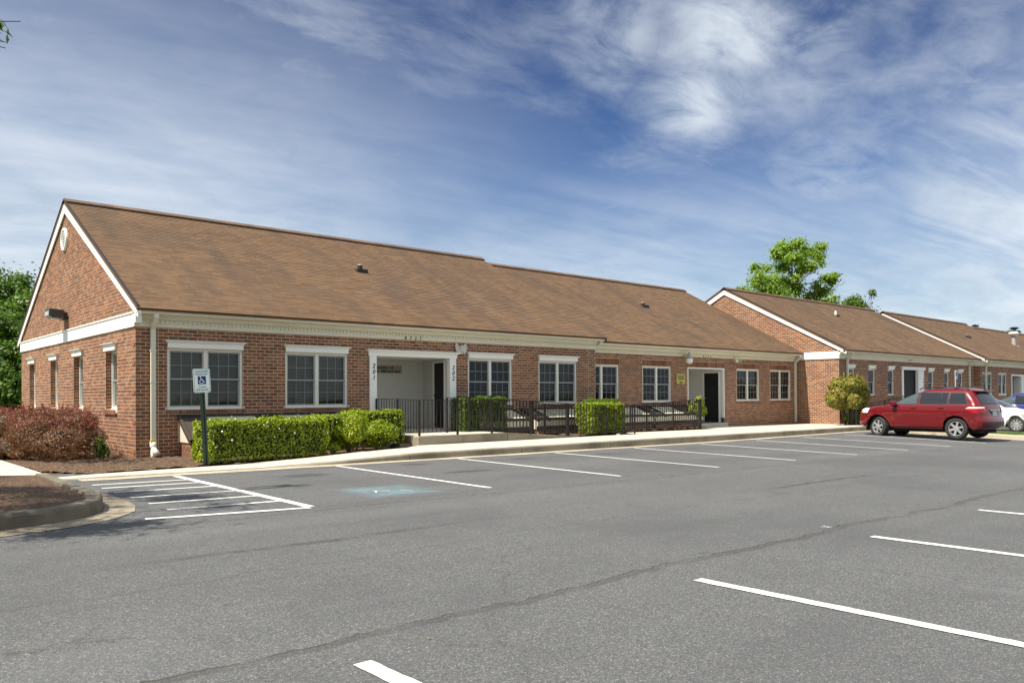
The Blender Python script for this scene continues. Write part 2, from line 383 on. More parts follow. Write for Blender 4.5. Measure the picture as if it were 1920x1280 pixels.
def mesh_of(name,mb,m,smooth=False,off=(0,0,0)):
    me=bpy.data.meshes.new(name); ox,oy,oz=off
    me.from_pydata([(a-ox,b-oy,c-oz) for a,b,c in mb.v],[],mb.f); me.materials.append(MATS[m] if isinstance(m,str) else m)
    if smooth: me.polygons.foreach_set('use_smooth',[True]*len(me.polygons))
    me.update(); return me
def thing(name,label,cat,loc=(0,0,0),group=None):
    o=bpy.data.objects.new(name,None); COL.objects.link(o); o.location=loc; o.empty_display_size=.2
    o['label']=label; o['category']=cat
    if group: o['group']=group
    ORG[o.name]=tuple(loc); return o
def part(name,mb,m,parent,label=None,kind=None,smooth=False,bevel=0):
    off=ORG.get(parent.name,(0,0,0)); me=mesh_of(name,mb,m,smooth,off)
    o=link(name,me,parent); ORG[o.name]=off
    if label: o['label']=label
    if kind: o['kind']=kind
    if bevel:
        b=o.modifiers.new('bevel','BEVEL'); b.width=bevel; b.segments=2; b.limit_method='ANGLE'
    return o
def solo(name,mb,m,label,cat,group=None,loc=None,smooth=False):
    if loc is None:
        a=np.array(mb.v); loc=(float((a[:,0].min()+a[:,0].max())/2),float((a[:,1].min()+a[:,1].max())/2),float(a[:,2].min()))
    o=link(name,mesh_of(name,mb,m,smooth,loc)); o.location=loc; o['label']=label; o['category']=cat; ORG[o.name]=tuple(loc)
    if group: o['group']=group
    return o
def struct(name,mb,m,smooth=False,kind='structure'):
    o=link(name,mesh_of(name,mb,m,smooth)); o['kind']=kind; return o
def sroot(name):
    o=bpy.data.objects.new(name,None); COL.objects.link(o); o['kind']='structure'; o.empty_display_size=.2; ORG[o.name]=(0,0,0); return o
def text_part(name,txt,size,m,parent,origin,xdir,ydir,bold=0.0,shear=0,align='CENTER',depth=.004,label=None,spacing=1,width=None):
    cu=bpy.data.curves.new('t','FONT'); cu.body=txt; cu.size=size; cu.offset=bold; cu.shear=shear; cu.align_x=align; cu.align_y='CENTER'; cu.extrude=depth/2; cu.space_character=spacing; cu.resolution_u=3
    ob=bpy.data.objects.new('t',cu); COL.objects.link(ob); bpy.context.view_layer.update()
    me=bpy.data.meshes.new_from_object(ob.evaluated_get(bpy.context.evaluated_depsgraph_get())); bpy.data.objects.remove(ob); bpy.data.curves.remove(cu)
    sc=1
    if width:
        xs=[v.co.x for v in me.vertices]; sc=width/max(1e-6,(max(xs)-min(xs)))
    X=Vector(xdir).normalized(); Y=Vector(ydir).normalized(); Z=X.cross(Y); O=Vector(origin); off=Vector(ORG.get(parent.name,(0,0,0)))
    for v in me.vertices: v.co=O+X*v.co.x*sc+Y*v.co.y+Z*v.co.z-off
    me.materials.clear(); me.materials.append(MATS[m]); me.name=name
    o=link(name,me,parent); ORG[o.name]=tuple(off)
    if label: o['label']=label
    return o
# ------------------------------------------------------------------ ground heights
def lerpt(t,x):
    if x<=t[0][0]: return t[0][1]
    for (a,va),(b,vb) in zip(t,t[1:]):
        if x<=b: return va+(vb-va)*(x-a)/(b-a)
    return t[-1][1]
TA=[(-12,.125),(0,.035),(14,-.07),(24,-.11),(32,-.20),(42,-.55),(60,-.9)]
TB=[(-12,.11),(0,.003),(22,-.235),(32,-.36),(42,-.60),(60,-1.0)]
TC=[(-12,.02),(0,-.066),(20,-.216),(32,-.36),(42,-.60),(60,-1.1)]
def H(x,y):
    a,b,c=lerpt(TA,x),lerpt(TB,x),lerpt(TC,x)
    if y>=-4.12: return a
    if y>=-8.75: return b+(a-b)*(y+8.75)/4.63
    if y>=-13.96: return c+(b-c)*(y+13.96)/5.21
    return c
TS=[(-12,.14),(0,.05),(1.4,.040),(4.2,.135),(12,.125),(18,.085),(26,.045),(32,0),(42,-.10),(60,-.3)]
def S(x,y=0): return lerpt(TS,x)
YK=[(4,-4.1),(14,-3.95),(25,-3.5),(60,-3.5)]
def yk(x): return lerpt(YK,x)
def build_ground():
    mb=MB(); xs=[-90,-60,-40,-25,-18]+[-12+i for i in range(0,58)]+[50,60,80,110]; ys=[-90,-50,-30,-20,-17,-15.5,-13.96,-12.5,-11,-9.8,-8.75,-7.5,-6.2,-5.2,-4.12,-2.9]
    vs=[(x,y,H(x,y)) for y in ys for x in xs]; n=len(xs)
    mb.add(vs,[(j*n+i,j*n+i+1,(j+1)*n+i+1,(j+1)*n+i) for j in range(len(ys)-1) for i in range(n-1)])
    struct('parking_lot',mb,'asphalt',smooth=True)
    mb=MB(); mb.quad((-900,-900,-1.6),(900,-900,-1.6),(900,900,-1.6),(-900,900,-1.6)); struct('ground',mb,'grass')
    mb=MB(); mb.box(-90,0,-2.9,120,-1,.015); mb.box(0,90,-2.0,120,-1,-.02); struct('lawn',mb,'grass')
    # sidewalk with joints: individual slabs
    xs=[-40,-30,-24,-18,-14,-10.5,-8.6,-6.8,-5,-3.4,-2.15,-.6,.9,2.4,3.9,5.55,7.1,8.7,10.3,11.9,13.5,15.1,16.7,18.3,19.9,21.5,23.1,24.7,26.4,28,29.8,31.6,33.4,35.2,37,40,44,48]
    def back(x):
        return lerpt([(-2.15,-3.6),(-1.4,-3.36),(.5,-3.1),(4.8,-2.55),(5.66,-1.97),(11.0,-1.97),(11.1,-1.97),(13.4,-1.97),(13.6,-1.02),(18.6,-1.02),(18.7,.08),(26.2,.1),(26.5,-1.95),(60,-1.95)],x) if x>=-2.15 else -3.6
    so_=sroot('sidewalk')
    j=.006
    for a,b in zip(xs,xs[1:]):
        m=MB(); a2,b2=a+j,b-j
        k=[a2]; 
        for br in (-1.4,.5,4.8,5.66,13.4,13.6,18.6,18.7,26.2,26.45):
            if a2<br<b2: k.append(br)
        k.append(b2); k.sort()
        for p,q in zip(k,k[1:]):
            e=lambda x:(yk(x)+.16)
            m.add([(p,e(p),-.3),(q,e(q),-.3),(q,back(q),-.3),(p,back(p),-.3),(p,e(p),S(p)),(q,e(q),S(q)),(q,back(q),S(q)),(p,back(p),S(p))],[(4,5,6,7),(0,1,5,4),(2,3,7,6),(1,2,6,5),(3,0,4,7)])
        part('slab',m,'concrete',so_)
    # side path running along the gable
    m=MB()
    for i in range(9):
        y0=-3.6+i*1.7; m.box(-3.9,-2.16,y0+j,y0+1.7-j,-.2,.058)
    part('side_path',m,'concrete',so_)
    # joint filler just under the slabs
    m=MB(); m.add([(x,y,S(x)-.02) for x in xs for y in (yk(x)+.17,back(x)-.02)],[(2*i,2*i+2,2*i+3,2*i+1) for i in range(len(xs)-1)]); part('joint',m,'old_concrete',so_)
    # kerb and gutter pan
    ko=sroot('kerb')
    def top(x): return S(x)+.002
    segs=[-20,-12,-8.6,-5.5,-2.15,-.6,.9,3.95,6.98,10.0,13.0,16.0,19.0,22.0,25.0,28.0,31,34,38,44]
    for a,b in zip(segs,segs[1:]):
        m=MB(); n=6
        for i in range(n):
            p=a+.008+(b-a-.016)*i/n; q=a+.008+(b-a-.016)*(i+1)/n
            pr=lambda x:[(x,yk(x),H(x,yk(x))-.1),(x,yk(x)+.012,top(x)-.03),(x,yk(x)+.022,top(x)-.010),(x,yk(x)+.04,top(x)),(x,yk(x)+.155,top(x)),(x,yk(x)+.155,H(x,yk(x))-.1)]
            A=pr(p);B=pr(q); m.add(A+B,[(0,6,7,1),(1,7,8,2),(2,8,9,3),(3,9,10,4),(4,10,11,5)]+([(0,1,2,3,4,5)] if i==0 else [])+([(6,7,8,9,10,11)] if i==n-1 else []))
        part('kerb_stone',m,'kerb_concrete',ko,smooth=False)
    # gutter pan strip
    m=MB(); gx=[-2.0+.5*i for i in range(0,93)]
    w=lambda x:.0+.30
    m.add([(x,y,H(x,y)+.006) for x in gx for y in (yk(x)-w(x)-.03*math.sin(x*3.1),yk(x)+.02)],[(2*i,2*i+2,2*i+3,2*i+1) for i in range(len(gx)-1)]); struct('gutter_strip',m,'gutter_concrete')
build_ground()
# painted markings
def strip(mb,p,q,w,dz=.006,n=0):
    n=max(4,int(math.hypot(q[0]-p[0],q[1]-p[1])/.07))
    p=Vector((*p,0));q=Vector((*q,0));d=(q-p).normalized();s=Vector((-d.y,d.x,0))*w/2
    vs=[]
    for i in range(n+1):
        c=p+(q-p)*i/n
        for g in (-1,1):
            e=c+s*g*(1+random.uniform(-.09,.07)); vs.append((e.x,e.y,H(e.x,e.y)+dz))
    mb.add(vs,[(2*i,2*i+2,2*i+3,2*i+1) for i in range(n)])
mk=sroot('parking_markings')
for i in range(8):
    m=MB(); x=2.16+2.75*i; strip(m,(x,-4.42),(x,-8.75),.095); part('bay_line',m,'road_paint',mk)
for i in range(9):
    m=MB(); x=-2.95+2.752*i; strip(m,(x,-13.92),(x+.02,-18.6),.105); part('bay_line',m,'road_paint',mk)
m=MB(); strip(m,(-.69,-4.45),(-.69,-8.95),.12); part('hatch_border',m,'road_paint',mk)
m=MB(); strip(m,(-2.42,-8.74),(-.72,-9.02),.10,.0068); part('hatch_border',m,'road_paint',mk)
for y0 in (-5.05,-5.55,-6.15,-6.85,-7.55,-8.2):
    m=MB(); x0=-2.02
    strip(m,(x0,y0+.02),(-.75,y0-.06),.085,.0054); part('hatch_bar',m,'road_paint',mk)
m=MB(); m.add([(x,y,H(x,y)+.005) for x,y in ((.05,-9.1),(1.65,-9.1),(1.65,-7.3),(.05,-7.3))],[(0,1,2,3)]); part('blue_square',m,'faded_blue_paint',mk)
m=MB(); strip(m,(.66,-8.08),(.86,-8.20),.030,.008); strip(m,(.60,-8.28),(.70,-8.10),.025,.009); strip(m,(.98,-8.28),(1.08,-8.42),.025,.010); part('access_symbol',m,'road_paint',mk)
m=MB(); strip(m,(2.68,-13.34),(2.77,-13.42),.012); strip(m,(2.69,-13.43),(2.76,-13.33),.012,.008); part('survey_mark',m,'road_paint',mk)
# ------------------------------------------------------------------ planting island at left
def offs(pts,d):
    out=[]
    for i,p in enumerate(pts):
        a=Vector(pts[max(i-1,0)]);b=Vector(pts[min(i+1,len(pts)-1)]);t=(b-a).normalized();out.append((p[0]+t.y*d,p[1]-t.x*d))
    return out
def build_island():
    ctl=[(-2.42,-4.35),(-2.44,-5.2),(-2.46,-6.2),(-2.46,-7.1),(-2.50,-7.55),(-2.62,-7.95),(-2.86,-8.28),(-3.2,-8.52),(-3.7,-8.68),(-4.5,-8.78),(-6,-8.84),(-9,-8.88),(-14,-8.9)]
    ip=ctl; inn=offs(ip,.17); ap=offs(ip,-.32)
    ap[0]=(ap[0][0]-.25,ap[0][1]); ap[1]=(ap[1][0]-.12,ap[1][1])
    zt=lambda x,y:H(x,y)+.155
    m=MB(); n=len(ip); 
    def pr(i): 
        o=Vector(ip[i]);q=Vector(inn[i]); b=o+(q-o)*.10; c=o+(q-o)*.26; z=zt(*ip[i]); g=H(*ip[i])-.1
        return [(o.x,o.y,g),(b.x,b.y,z-.035),(b.x+(q-o).x*.07,b.y+(q-o).y*.07,z-.012),(c.x,c.y,z),(q.x,q.y,z),(q.x,q.y,g)]
    ko=sroot('island_kerb')
    cuts=[0,2,5,8,10,12]
    for a,b in zip(cuts,cuts[1:]):
        m=MB()
        for i in range(a,b): 
            A=pr(i);B=pr(i+1)
            if i==a: A=[tuple(Vector(p)+(Vector(q)-Vector(p))*.012) for p,q in zip(A,B)]
            m.add(A+B,[(k,k+1,7+k,6+k) for k in range(5)]+([(0,1,2,3,4,5)] if i==a else []))
        part('kerb_stone',m,'old_concrete',ko)
    m=MB(); m.add([(x,y,H(x,y)+z) for i in range(n) for (x,y),z in ((ap[i],.006),(ip[i],.012))],[(2*i,2*i+1,2*i+3,2*i+2) for i in range(n-1)]); struct('island_gutter',m,'kerb_concrete')
    m=MB()
    rows=[(x,y) for x,y in inn]; 
    vs=[];K=10
    for i,(x,y) in enumerate(rows):
        cx,cy=-6.0+(-.8*i/12*6),-6.2
        for k in range(K+1):
            t=k/K; px=x+(cx-x)*t; py=y+(cy-y)*t
            vs.append((px,py,zt(x,y)-.03+.13*math.sin(min(1,t*1.4)*math.pi/2)+random.uniform(-.012,.012)))
    m.add(vs,[(i*(K+1)+k,i*(K+1)+k+1,(i+1)*(K+1)+k+1,(i+1)*(K+1)+k) for i in range(n-1) for k in range(K)])
    m.quad((-14,-4.3,.12),(-2.6,-4.3,.12),(-2.6,-6.3,.16),(-14,-6.3,.2))
    struct('island_mulch',m,'mulch',kind='stuff')
build_island()
def mulchbed(name,pts,z0,bump=.05,n=26):
    xs=[p[0] for p in pts]; ys=[p[1] for p in pts]; m=MB()
    def inside(x,y):
        c=False
        for i in range(len(pts)):
            x1,y1=pts[i];x2,y2=pts[i-1]
            if (y1>y)!=(y2>y) and x<(x2-x1)*(y-y1)/(y2-y1)+x1: c=not c
        return c
    st=.11; X0,Y0=min(xs),min(ys); nx=int((max(xs)-X0)/st)+2; ny=int((max(ys)-Y0)/st)+2; idx={}
    for i in range(nx):
        for j in range(ny):
            x,y=X0+i*st,Y0+j*st
            if inside(x,y): idx[i,j]=len(m.v); m.v.append((x,y,(z0(x,y) if callable(z0) else z0)+random.uniform(0,bump)))
    for (i,j) in idx:
        q=[(i,j),(i+1,j),(i+1,j+1),(i,j+1)]
        if all(k in idx for k in q): m.f.append(tuple(idx[k] for k in q))
    struct(name,m,'mulch',kind='stuff',smooth=True)
m=MB(); m.poly([(-2.17,9),(-2.17,-3.5),(-1.3,-3.38),(.5,-3.12),(4.8,-2.56),(5.66,-2.0),(5.7,.1),(.02,.1),(.1,9)],-.2,.038); struct('mulch_bed',m,'mulch')
mulchbed('mulch',[(-2.12,8),(-2.12,-2.4),(-1.75,-3.2),(-1.3,-3.3),(.5,-3.05),(4.8,-2.5),(5.7,-1.95),(5.7,.1),(0,.1),(.1,8)],lambda x,y:.022+.02*min(1,max(0,(-y)/2.6)),.04)
mulchbed('mulch',[(11.0,-.9),(11.1,-1.85),(13.3,-1.9),(13.5,-1.0),(13.5,-.1),(11,-.1)],.125,.05)
mulchbed('mulch',[(8.3,.05),(8.3,-.85),(11,-.9),(18.6,-.95),(18.6,.2)],.13,.04)
mulchbed('mulch',[(26.5,-1.7),(26.5,-2.35),(31,-2.35),(31,-1.7)],.05,.05)
# ------------------------------------------------------------------ brickwork
CH,BW=.0745,.202
def in_holes(u0,u1,z0,z1,holes):
    for (a,b,c,d) in holes:
        if u1>a+.002 and u0<b-.002 and z1>c+.002 and z0<d-.002: return True
    return False
def lay_bricks(u0,u1,z0,z1,holes,top=None,shift=0):
    """list of (ua,ub,za,zb) stretcher bricks; holes are cut out course by course"""
    out=[]; n=int(round((z1-z0)/CH+.499)); g=.0068
    for k in range(n):
        za=z0+k*CH; zb=min(za+CH,z1)
        if zb-za<.02: continue
        ua0,ub0=u0,u1
        if top:
            lo,hi=top(zb); ua0=max(u0,lo); ub0=min(u1,hi)
        if ub0-ua0<.06: continue
        segs=[(ua0,ub0)]
        for (a,b,c,d) in holes:
            if zb>c+.012 and za<d-.012:
                ns=[]
                for p,q in segs:
                    if b<=p or a>=q: ns.append((p,q)); continue
                    if a>p: ns.append((p,a))
                    if b<q: ns.append((b,q))
                segs=ns
        st=u0+shift+(BW/2 if k%2 else 0)
        for p,q in segs:
            i=math.floor((p-st)/BW); x=st+i*BW
            while x<q-.001:
                a=max(x,p); b=min(x+BW,q)
                if b-a>.03: out.append((a+g,b-g,za+g,zb-g))
                x+=BW
    return out
def brick_mesh_data(bricks,fn,proud=.0045,rj=.0012):
    m=MB(fn)
    for (a,b,c,d) in bricks:
        e=-random.uniform(-rj,rj); t=random.uniform(-.001,.001)
        m.add([(a,0+e,c+t),(b,0+e,c+t),(b,0+e,d+t),(a,0+e,d+t),(a,proud+.004,c),(b,proud+.004,c),(b,proud+.004,d),(a,proud+.004,d)],[(0,1,2,3),(0,4,5,1),(1,5,6,2),(2,6,7,3),(3,7,4,0)])
    return m
def wall(parent,fn,u0,u1,z0,z1,holes,name='wall',reveal=.16,gable=None,depth=.0045,lab=None):
    """mortar face with reveals; bricks are laid in front of it"""
    us=sorted(set([u0,u1]+[v for h in holes for v in h[:2] if u0<v<u1])); zs=sorted(set([z0,z1]+[v for h in holes for v in h[2:] if z0<v<z1]))
    m=MB(fn)
    for a,b in zip(us,us[1:]):
        for c,d in zip(zs,zs[1:]):
            if in_holes(a,b,c,d,holes): continue
            m.quad((a,depth,c),(b,depth,c),(b,depth,d),(a,depth,d))
    rv=MB(fn)
    for (a,b,c,d) in holes:
        a=max(a,u0);b=min(b,u1); z=c
        while z<d-.01:
            e=min(z+CH,d)
            for uu,q in ((a,1),(b,-1)): rv.box(min(uu,uu+q*.002),max(uu,uu+q*.002),.006,reveal,z+.006,e-.006)
            z=e
        m.quad((a,depth,c),(a,reveal,c),(a,reveal,d),(a,depth,d)); m.quad((b,depth,c),(b,reveal,c),(b,reveal,d),(b,depth,d))
        m.quad((a,depth,c),(b,depth,c),(b,reveal,c),(a,reveal,c)); m.quad((a,depth,d),(b,depth,d),(b,reveal,d),(a,reveal,d))
    if gable: (g0,g1,gz,gp,gpz)=gable; m.add([(g0,depth,gz),(g1,depth,gz),(gp,depth,gpz)],[(0,1,2)])
    wo=part(name,m,'mortar',parent,label=lab)
    if rv.v: part('jamb_brick',rv,'brick',wo,kind='stuff')
    return wo
def place_bricks(wobj,fn,bricks,singles=0,key=None):
    if singles:
        bricks=sorted(bricks,key=key); one,rest=bricks[:singles],bricks[singles:]
        cache={}
        off=Vector(ORG[wobj.name])
        for (a,b,c,d) in one:
            k=(round(b-a,3),round(d-c,3))
            if k not in cache:
                mm=brick_mesh_data([(0,b-a,0,d-c)],lambda u,dd,z:fn.__call__(u,dd,z) if False else (u,dd,z),rj=0)
                cache[k]=mesh_of('brick',mm,'brick_single')
            o=bpy.data.objects.new('brick',cache[k]); COL.objects.link(o); o.parent=wobj
            P=fn(a,random.uniform(-.0016,.0016),c)
            o.location=Vector(P)-off
    else: rest=bricks
    part('brick',brick_mesh_data(rest,fn),'brick',wobj,kind='stuff')
def soldier(wobj,fn,u0,u1,z0,z1,proud=0.0,gl=.0677,name='brick'):
    n=max(1,int(round((u1-u0)/gl))); w=(u1-u0)/n; g=.0048
    m=brick_mesh_data([(u0+i*w+g,u0+(i+1)*w-g,z0+g,z1-g) for i in range(n)],lambda u,d,z:fn(u,d-proud,z))
    part(name,m,'brick',wobj,kind='stuff')
# ------------------------------------------------------------------ windows
PANE={}
def window(parent,fn,u0,u1,z0,z1,units=2,grid=(3,4),trim=.055,cap=True,dress='blind',rec=.03,single_panes=True,dbl=True,capz=.16,sill=False,sag=0):
    """frame (the window part) with sub-parts: mullion, sash, pane, muntin, cornice, blind"""
    m=MB(fn); t=trim; d0,d1=rec-.0,rec+.09
    m.box(u0+.002,u0+t,d0,d1,z0+.002,z1-.002); m.box(u1-t,u1-.002,d0,d1,z0+.002,z1-.002)
    m.box(u0+t,u1-t,d0+.001,d1,z1-t,z1-.002); m.box(u0+t,u1-t,d0+.001,d1,z0+.002,z0+t)
    m.box(u0-.0,u1+.0,d0-.012,d0-.0005,z0+.0,z0+.028)
    w=part('window',m,'frame_cream',parent)
    mw=.085
    ed=[u0+t]; uw=(u1-u0-2*t-mw*(units-1))/units; spans=[]
    for i in range(units):
        a=u0+t+i*(uw+mw); spans.append((a,a+uw))
        if i: 
            mm=MB(fn); mm.box(a-mw,a,d0+.004,d1-.01,z0+t,z1-t); part('mullion',mm,'frame_cream',w)
    zc=(z0+z1)/2
    if single_panes and grid:
        cols,rows=grid
    for (a,b) in spans:
        for (c,d,dd) in ((z0+t,zc+.018,rec+.05),(zc-.018,z1-t,rec+.025)):
            s=MB(fn); q=.030
            s.box(a+.001,a+q,dd,dd+.025,c+.001,d-.001); s.box(b-q,b-.001,dd,dd+.025,c+.001,d-.001); s.box(a+q,b-q,dd+.001,dd+.025,c+.001,c+q); s.box(a+q,b-q,dd+.001,dd+.025,d-q,d-.001)
            sash=part('sash',s,'sash_grey',w)
            ga,gb,gc,gd=a+q,b-q,c+q,d-q
            if grid:
                cols,rows=grid; mu=MB(fn); r2=rows//2
                for i in range(1,cols): x=ga+(gb-ga)*i/cols; mu.box(x-.0065,x+.0065,dd+.004,dd+.018,gc,gd)
                for i in range(1,r2): z=gc+(gd-gc)*i/r2; mu.box(ga,gb,dd+.005,dd+.017,z-.0065,z+.0065)
                part('muntin',mu,'muntin_grey',w)
                pl=[(ga+(gb-ga)*i/cols,ga+(gb-ga)*(i+1)/cols,gc+(gd-gc)*j/r2,gc+(gd-gc)*(j+1)/r2) for i in range(cols) for j in range(r2)]
            else: pl=[(ga,gb,gc,gd)]
            if single_panes:
                for (p,q2,r,s2) in pl:
                    pm=MB(fn); ti=random.uniform(-.0012,.0012); pm.add([(p,dd+.011,r),(q2,dd+.011,r),(q2,dd+.011+ti,s2),(p,dd+.011,s2)],[(0,1,2,3)]); part('pane',pm,'glass',w)
            else:
                pm=MB(fn); pm.add([(ga,dd+.011,gc),(gb,dd+.011,gc),(gb,dd+.0115,gd),(ga,dd+.011,gd)],[(0,1,2,3)]); part('pane',pm,'glass',w)
    # dressing behind the glass
    if dress:
        for k,(a,b) in enumerate(spans):
            mm=MB(fn)
            if dress=='blind':
                n=34; drop=.93 if k else 1.0; tilt=.03*k
                for i in range(n):
                    z=z1-t-(z1-z0-2*t)*drop*(i+.5)/n; h=(z1-z0-2*t)*drop/n*.93
                    zz=z+((i/n)**6)*tilt
                    mm.add([(a,d1+.035,z-h/2),(b,d1+.035,zz-h/2),(b,d1+.012,zz+h/2),(a,d1+.012,z+h/2)],[(0,1,2,3)])
                part('blind',mm,'blind',w)
            elif dress=='vertical':
                n=11
                for i in range(n):
                    x=a+(b-a)*i/n; x2=x+(b-a)/n*.82; mm.add([(x,d1+.03,z0+t),(x2,d1+.09,z0+t),(x2,d1+.09,z1-t),(x,d1+.03,z1-t)],[(0,1,2,3)])
                part('curtain',mm,'curtain',w)
            elif dress=='drape':
                n=24; 
                vs=[]
                for i in range(n+1):
                    x=a+(b-a)*i/n; y=d1+.06+.03*math.sin(i*1.7+k); f=(.78 if k else 1.0); xx=a+(x-a)*f
                    vs+=[(xx,y,z0+t),(a+(x-a)*(f*.86 if k else 1),y,(z0+z1)/2+.1),(x,y,z1-t)]
                mm.add(vs,[(3*i+j,3*i+3+j,3*i+4+j,3*i+1+j) for i in range(n) for j in (0,1)]); part('curtain',mm,'curtain_light',w)
    if cap:
        e=.055; zt=z1+capz; mm=MB(fn)
        # profiled head: fillet, frieze board, flaring crown
        lv=[(0,.045,z1+.001),(0,.045,z1+.10),(.006,.05,z1+.105),(.018,.062,z1+.118),(.034,.078,z1+.134),(.052,.096,z1+.148),(.056,.10,z1+.150),(.056,.10,zt),(0,-.0,zt+.001)]
        vs=[]
        for (x,y,z) in lv:
            vs+=[(u0-.0-x,-y+.0,z),(u1+x,-y,z),(u1+x,.015,z),(u0-x,.015,z)]
        fs=[]
        for i in range(len(lv)-2):
            for j in range(4): fs.append((4*i+j,4*i+(j+1)%4,4*i+4+(j+1)%4,4*i+4+j))
        n=4*(len(lv)-2); fs+=[(0,3,2,1),(n,n+1,n+2,n+3)]
        mm.add(vs,fs); part('window_head',mm,'white_trim',w)
    return w
# ------------------------------------------------------------------ roof slope with shingles
PITCH=.53
def roof_slope(parent,x0,x1,ye,ze,yr,singles=0,sgn=1,name='roof',exp=.128,tab=.305):
    """slope from eave (ye,ze) up to the ridge yr; sgn -1 for the back slope"""
    L=abs(yr-ye)*math.sqrt(1+PITCH**2); cs=1/math.sqrt(1+PITCH**2); sn=PITCH*cs
    def P(x,s,h): return (x,ye+sgn*(s*cs)-sgn*h*sn,ze+s*sn+h*cs)
    m=MB(); m.add([P(x0,0,0),P(x1,0,0),P(x1,L,0),P(x0,L,0),P(x0,0,-.06),P(x1,0,-.06),P(x1,L,-.06),P(x0,L,-.06)],[(0,1,2,3),(7,6,5,4),(0,4,5,1),(1,5,6,2),(3,2,6,7),(0,3,7,4)])
    r=part(name,m,'shingle',parent)
    if sgn<0: return r
    n=int(L/exp)+1; rest=MB(); ones=[]
    for k in range(n):
        s0=k*exp-.012; s1=min(s0+exp*1.10,L-.001); st=x0-(k%3)*tab/3
        x=st
        while x<x1-.001:
            a=max(x+.002,x0); b=min(x+tab-.002,x1)
            if b-a>.02:
                if singles and k<30 and a<x0+3.0: ones.append((k,a,b,s0,s1))
                else: shingle(rest,P,a,b,s0,s1)
            x+=tab
    if singles:
        ones.sort(key=lambda q:(q[1]-x0)*1.0+q[0]*.1); 
        off=Vector(ORG[r.name]); cache={}
        for i,(k,a,b,s0,s1) in enumerate(ones):
            if i>=singles: shingle(rest,P,a,b,s0,s1); continue
            key=(round(b-a,3),round(s1-s0,3))
            if key not in cache:
                sm=MB(); O=Vector(P(0,0,0)); shingle(sm,lambda x,s,h:tuple(Vector(P(x,s,h))-O),0,b-a,0,s1-s0); cache[key]=mesh_of('shingle',sm,'shingle_single')
            o=bpy.data.objects.new('shingle',cache[key]); COL.objects.link(o); o.parent=r; o.location=Vector(P(a,s0,0))-off
    part('shingle',rest,'shingle',r,kind='stuff')
    return r
def shingle(mb,P,a,b,s0,s1):
    h0=.011+random.uniform(-.0015,.002); h1=.004
    mb.add([P(a,s0,h0),P(b,s0,h0),P(b,s1,h1),P(a,s1,h1),P(a,s0,.0),P(b,s0,.0)],[(0,1,2,3),(0,4,5,1),(0,3,4),(1,5,2)])
def gutter(parent,x0,x1,y,zt,name='gutter'):
    # K-style trough hung on the fascia, y is the outer face
    pr=[(y+.12,zt-.005),(y+.12,zt-.115),(y+.045,zt-.115),(y+.030,zt-.085),(y+.012,zt-.06),(y+.004,zt-.02),(y,zt-.018),(y,zt),(y+.012,zt),(y+.014,zt-.03),(y+.105,zt-.03),(y+.105,zt-.005)]
    m=MB(); m.ext(pr,x0,x1); g=part(name,m,'gutter_metal',parent)
    return g
def downspout(parent,x,yw,yg,ztop,zbot,w=.095,shade=True,elbow=True):
    m=MB(); pts=[(x,yg,ztop),(x,yg,ztop-.10),(x,yw-.05,ztop-.30),(x,yw-.05,ztop-.38),(x,yw-.05,zbot)]
    def rect(p,q): m.beam(p,q,w,.07,up=(0,1,0) if abs(Vector(q).z-Vector(p).z)>.05 and abs(q[1]-p[1])<.01 else (0,1,.3))
    for p,q in zip(pts,pts[1:]): rect(p,q)
    d=part('downspout',m,'cream_trim',parent)
    m=MB()
    for z in (ztop-.75,(ztop+zbot)/2-.1): m.box(x-w/2-.012,x+w/2+.012,yw-.09,yw-.005,z-.012,z+.012)
    part('strap',m,'cream_trim',d)
    return d
def eave(parent,x0,x1,yw,zb,zt,yo,dent=True):
    """frieze board, dentils, soffit and fascia along a front eave"""
    m=MB(); m.box(x0,x1,yw-.030,yw+.05,zb,zt-.0); f=part('frieze',m,'cream_trim',parent)
    m=MB(); m.ext([(yw-.0305,zt-.10),(yw-.055,zt-.085),(yw-.075,zt-.05),(yw-.09,zt-.002),(yw-.0305,zt-.002)],x0,x1); part('crown_moulding',m,'cream_trim',f)
    if dent:
        m=MB(); x=x0+.04
        while x<x1-.05:
            m.box(x,x+.055,yw-.052,yw-.0308,zt-.165,zt-.105); x+=.095
        m.box(x0,x1,yw-.036,yw-.0306,zt-.104,zt-.1005)
        part('dentil',m,'cream_trim',f,kind='stuff')
    m=MB(); m.box(x0,x1,yo+.12,yw-.0309,zt-.001,zt+.012); part('soffit',m,'cream_trim',parent)
    m=MB(); m.box(x0,x1,yo+.121,yo+.14,zt+.0125,zt+.15); part('fascia',m,'cream_trim',parent)
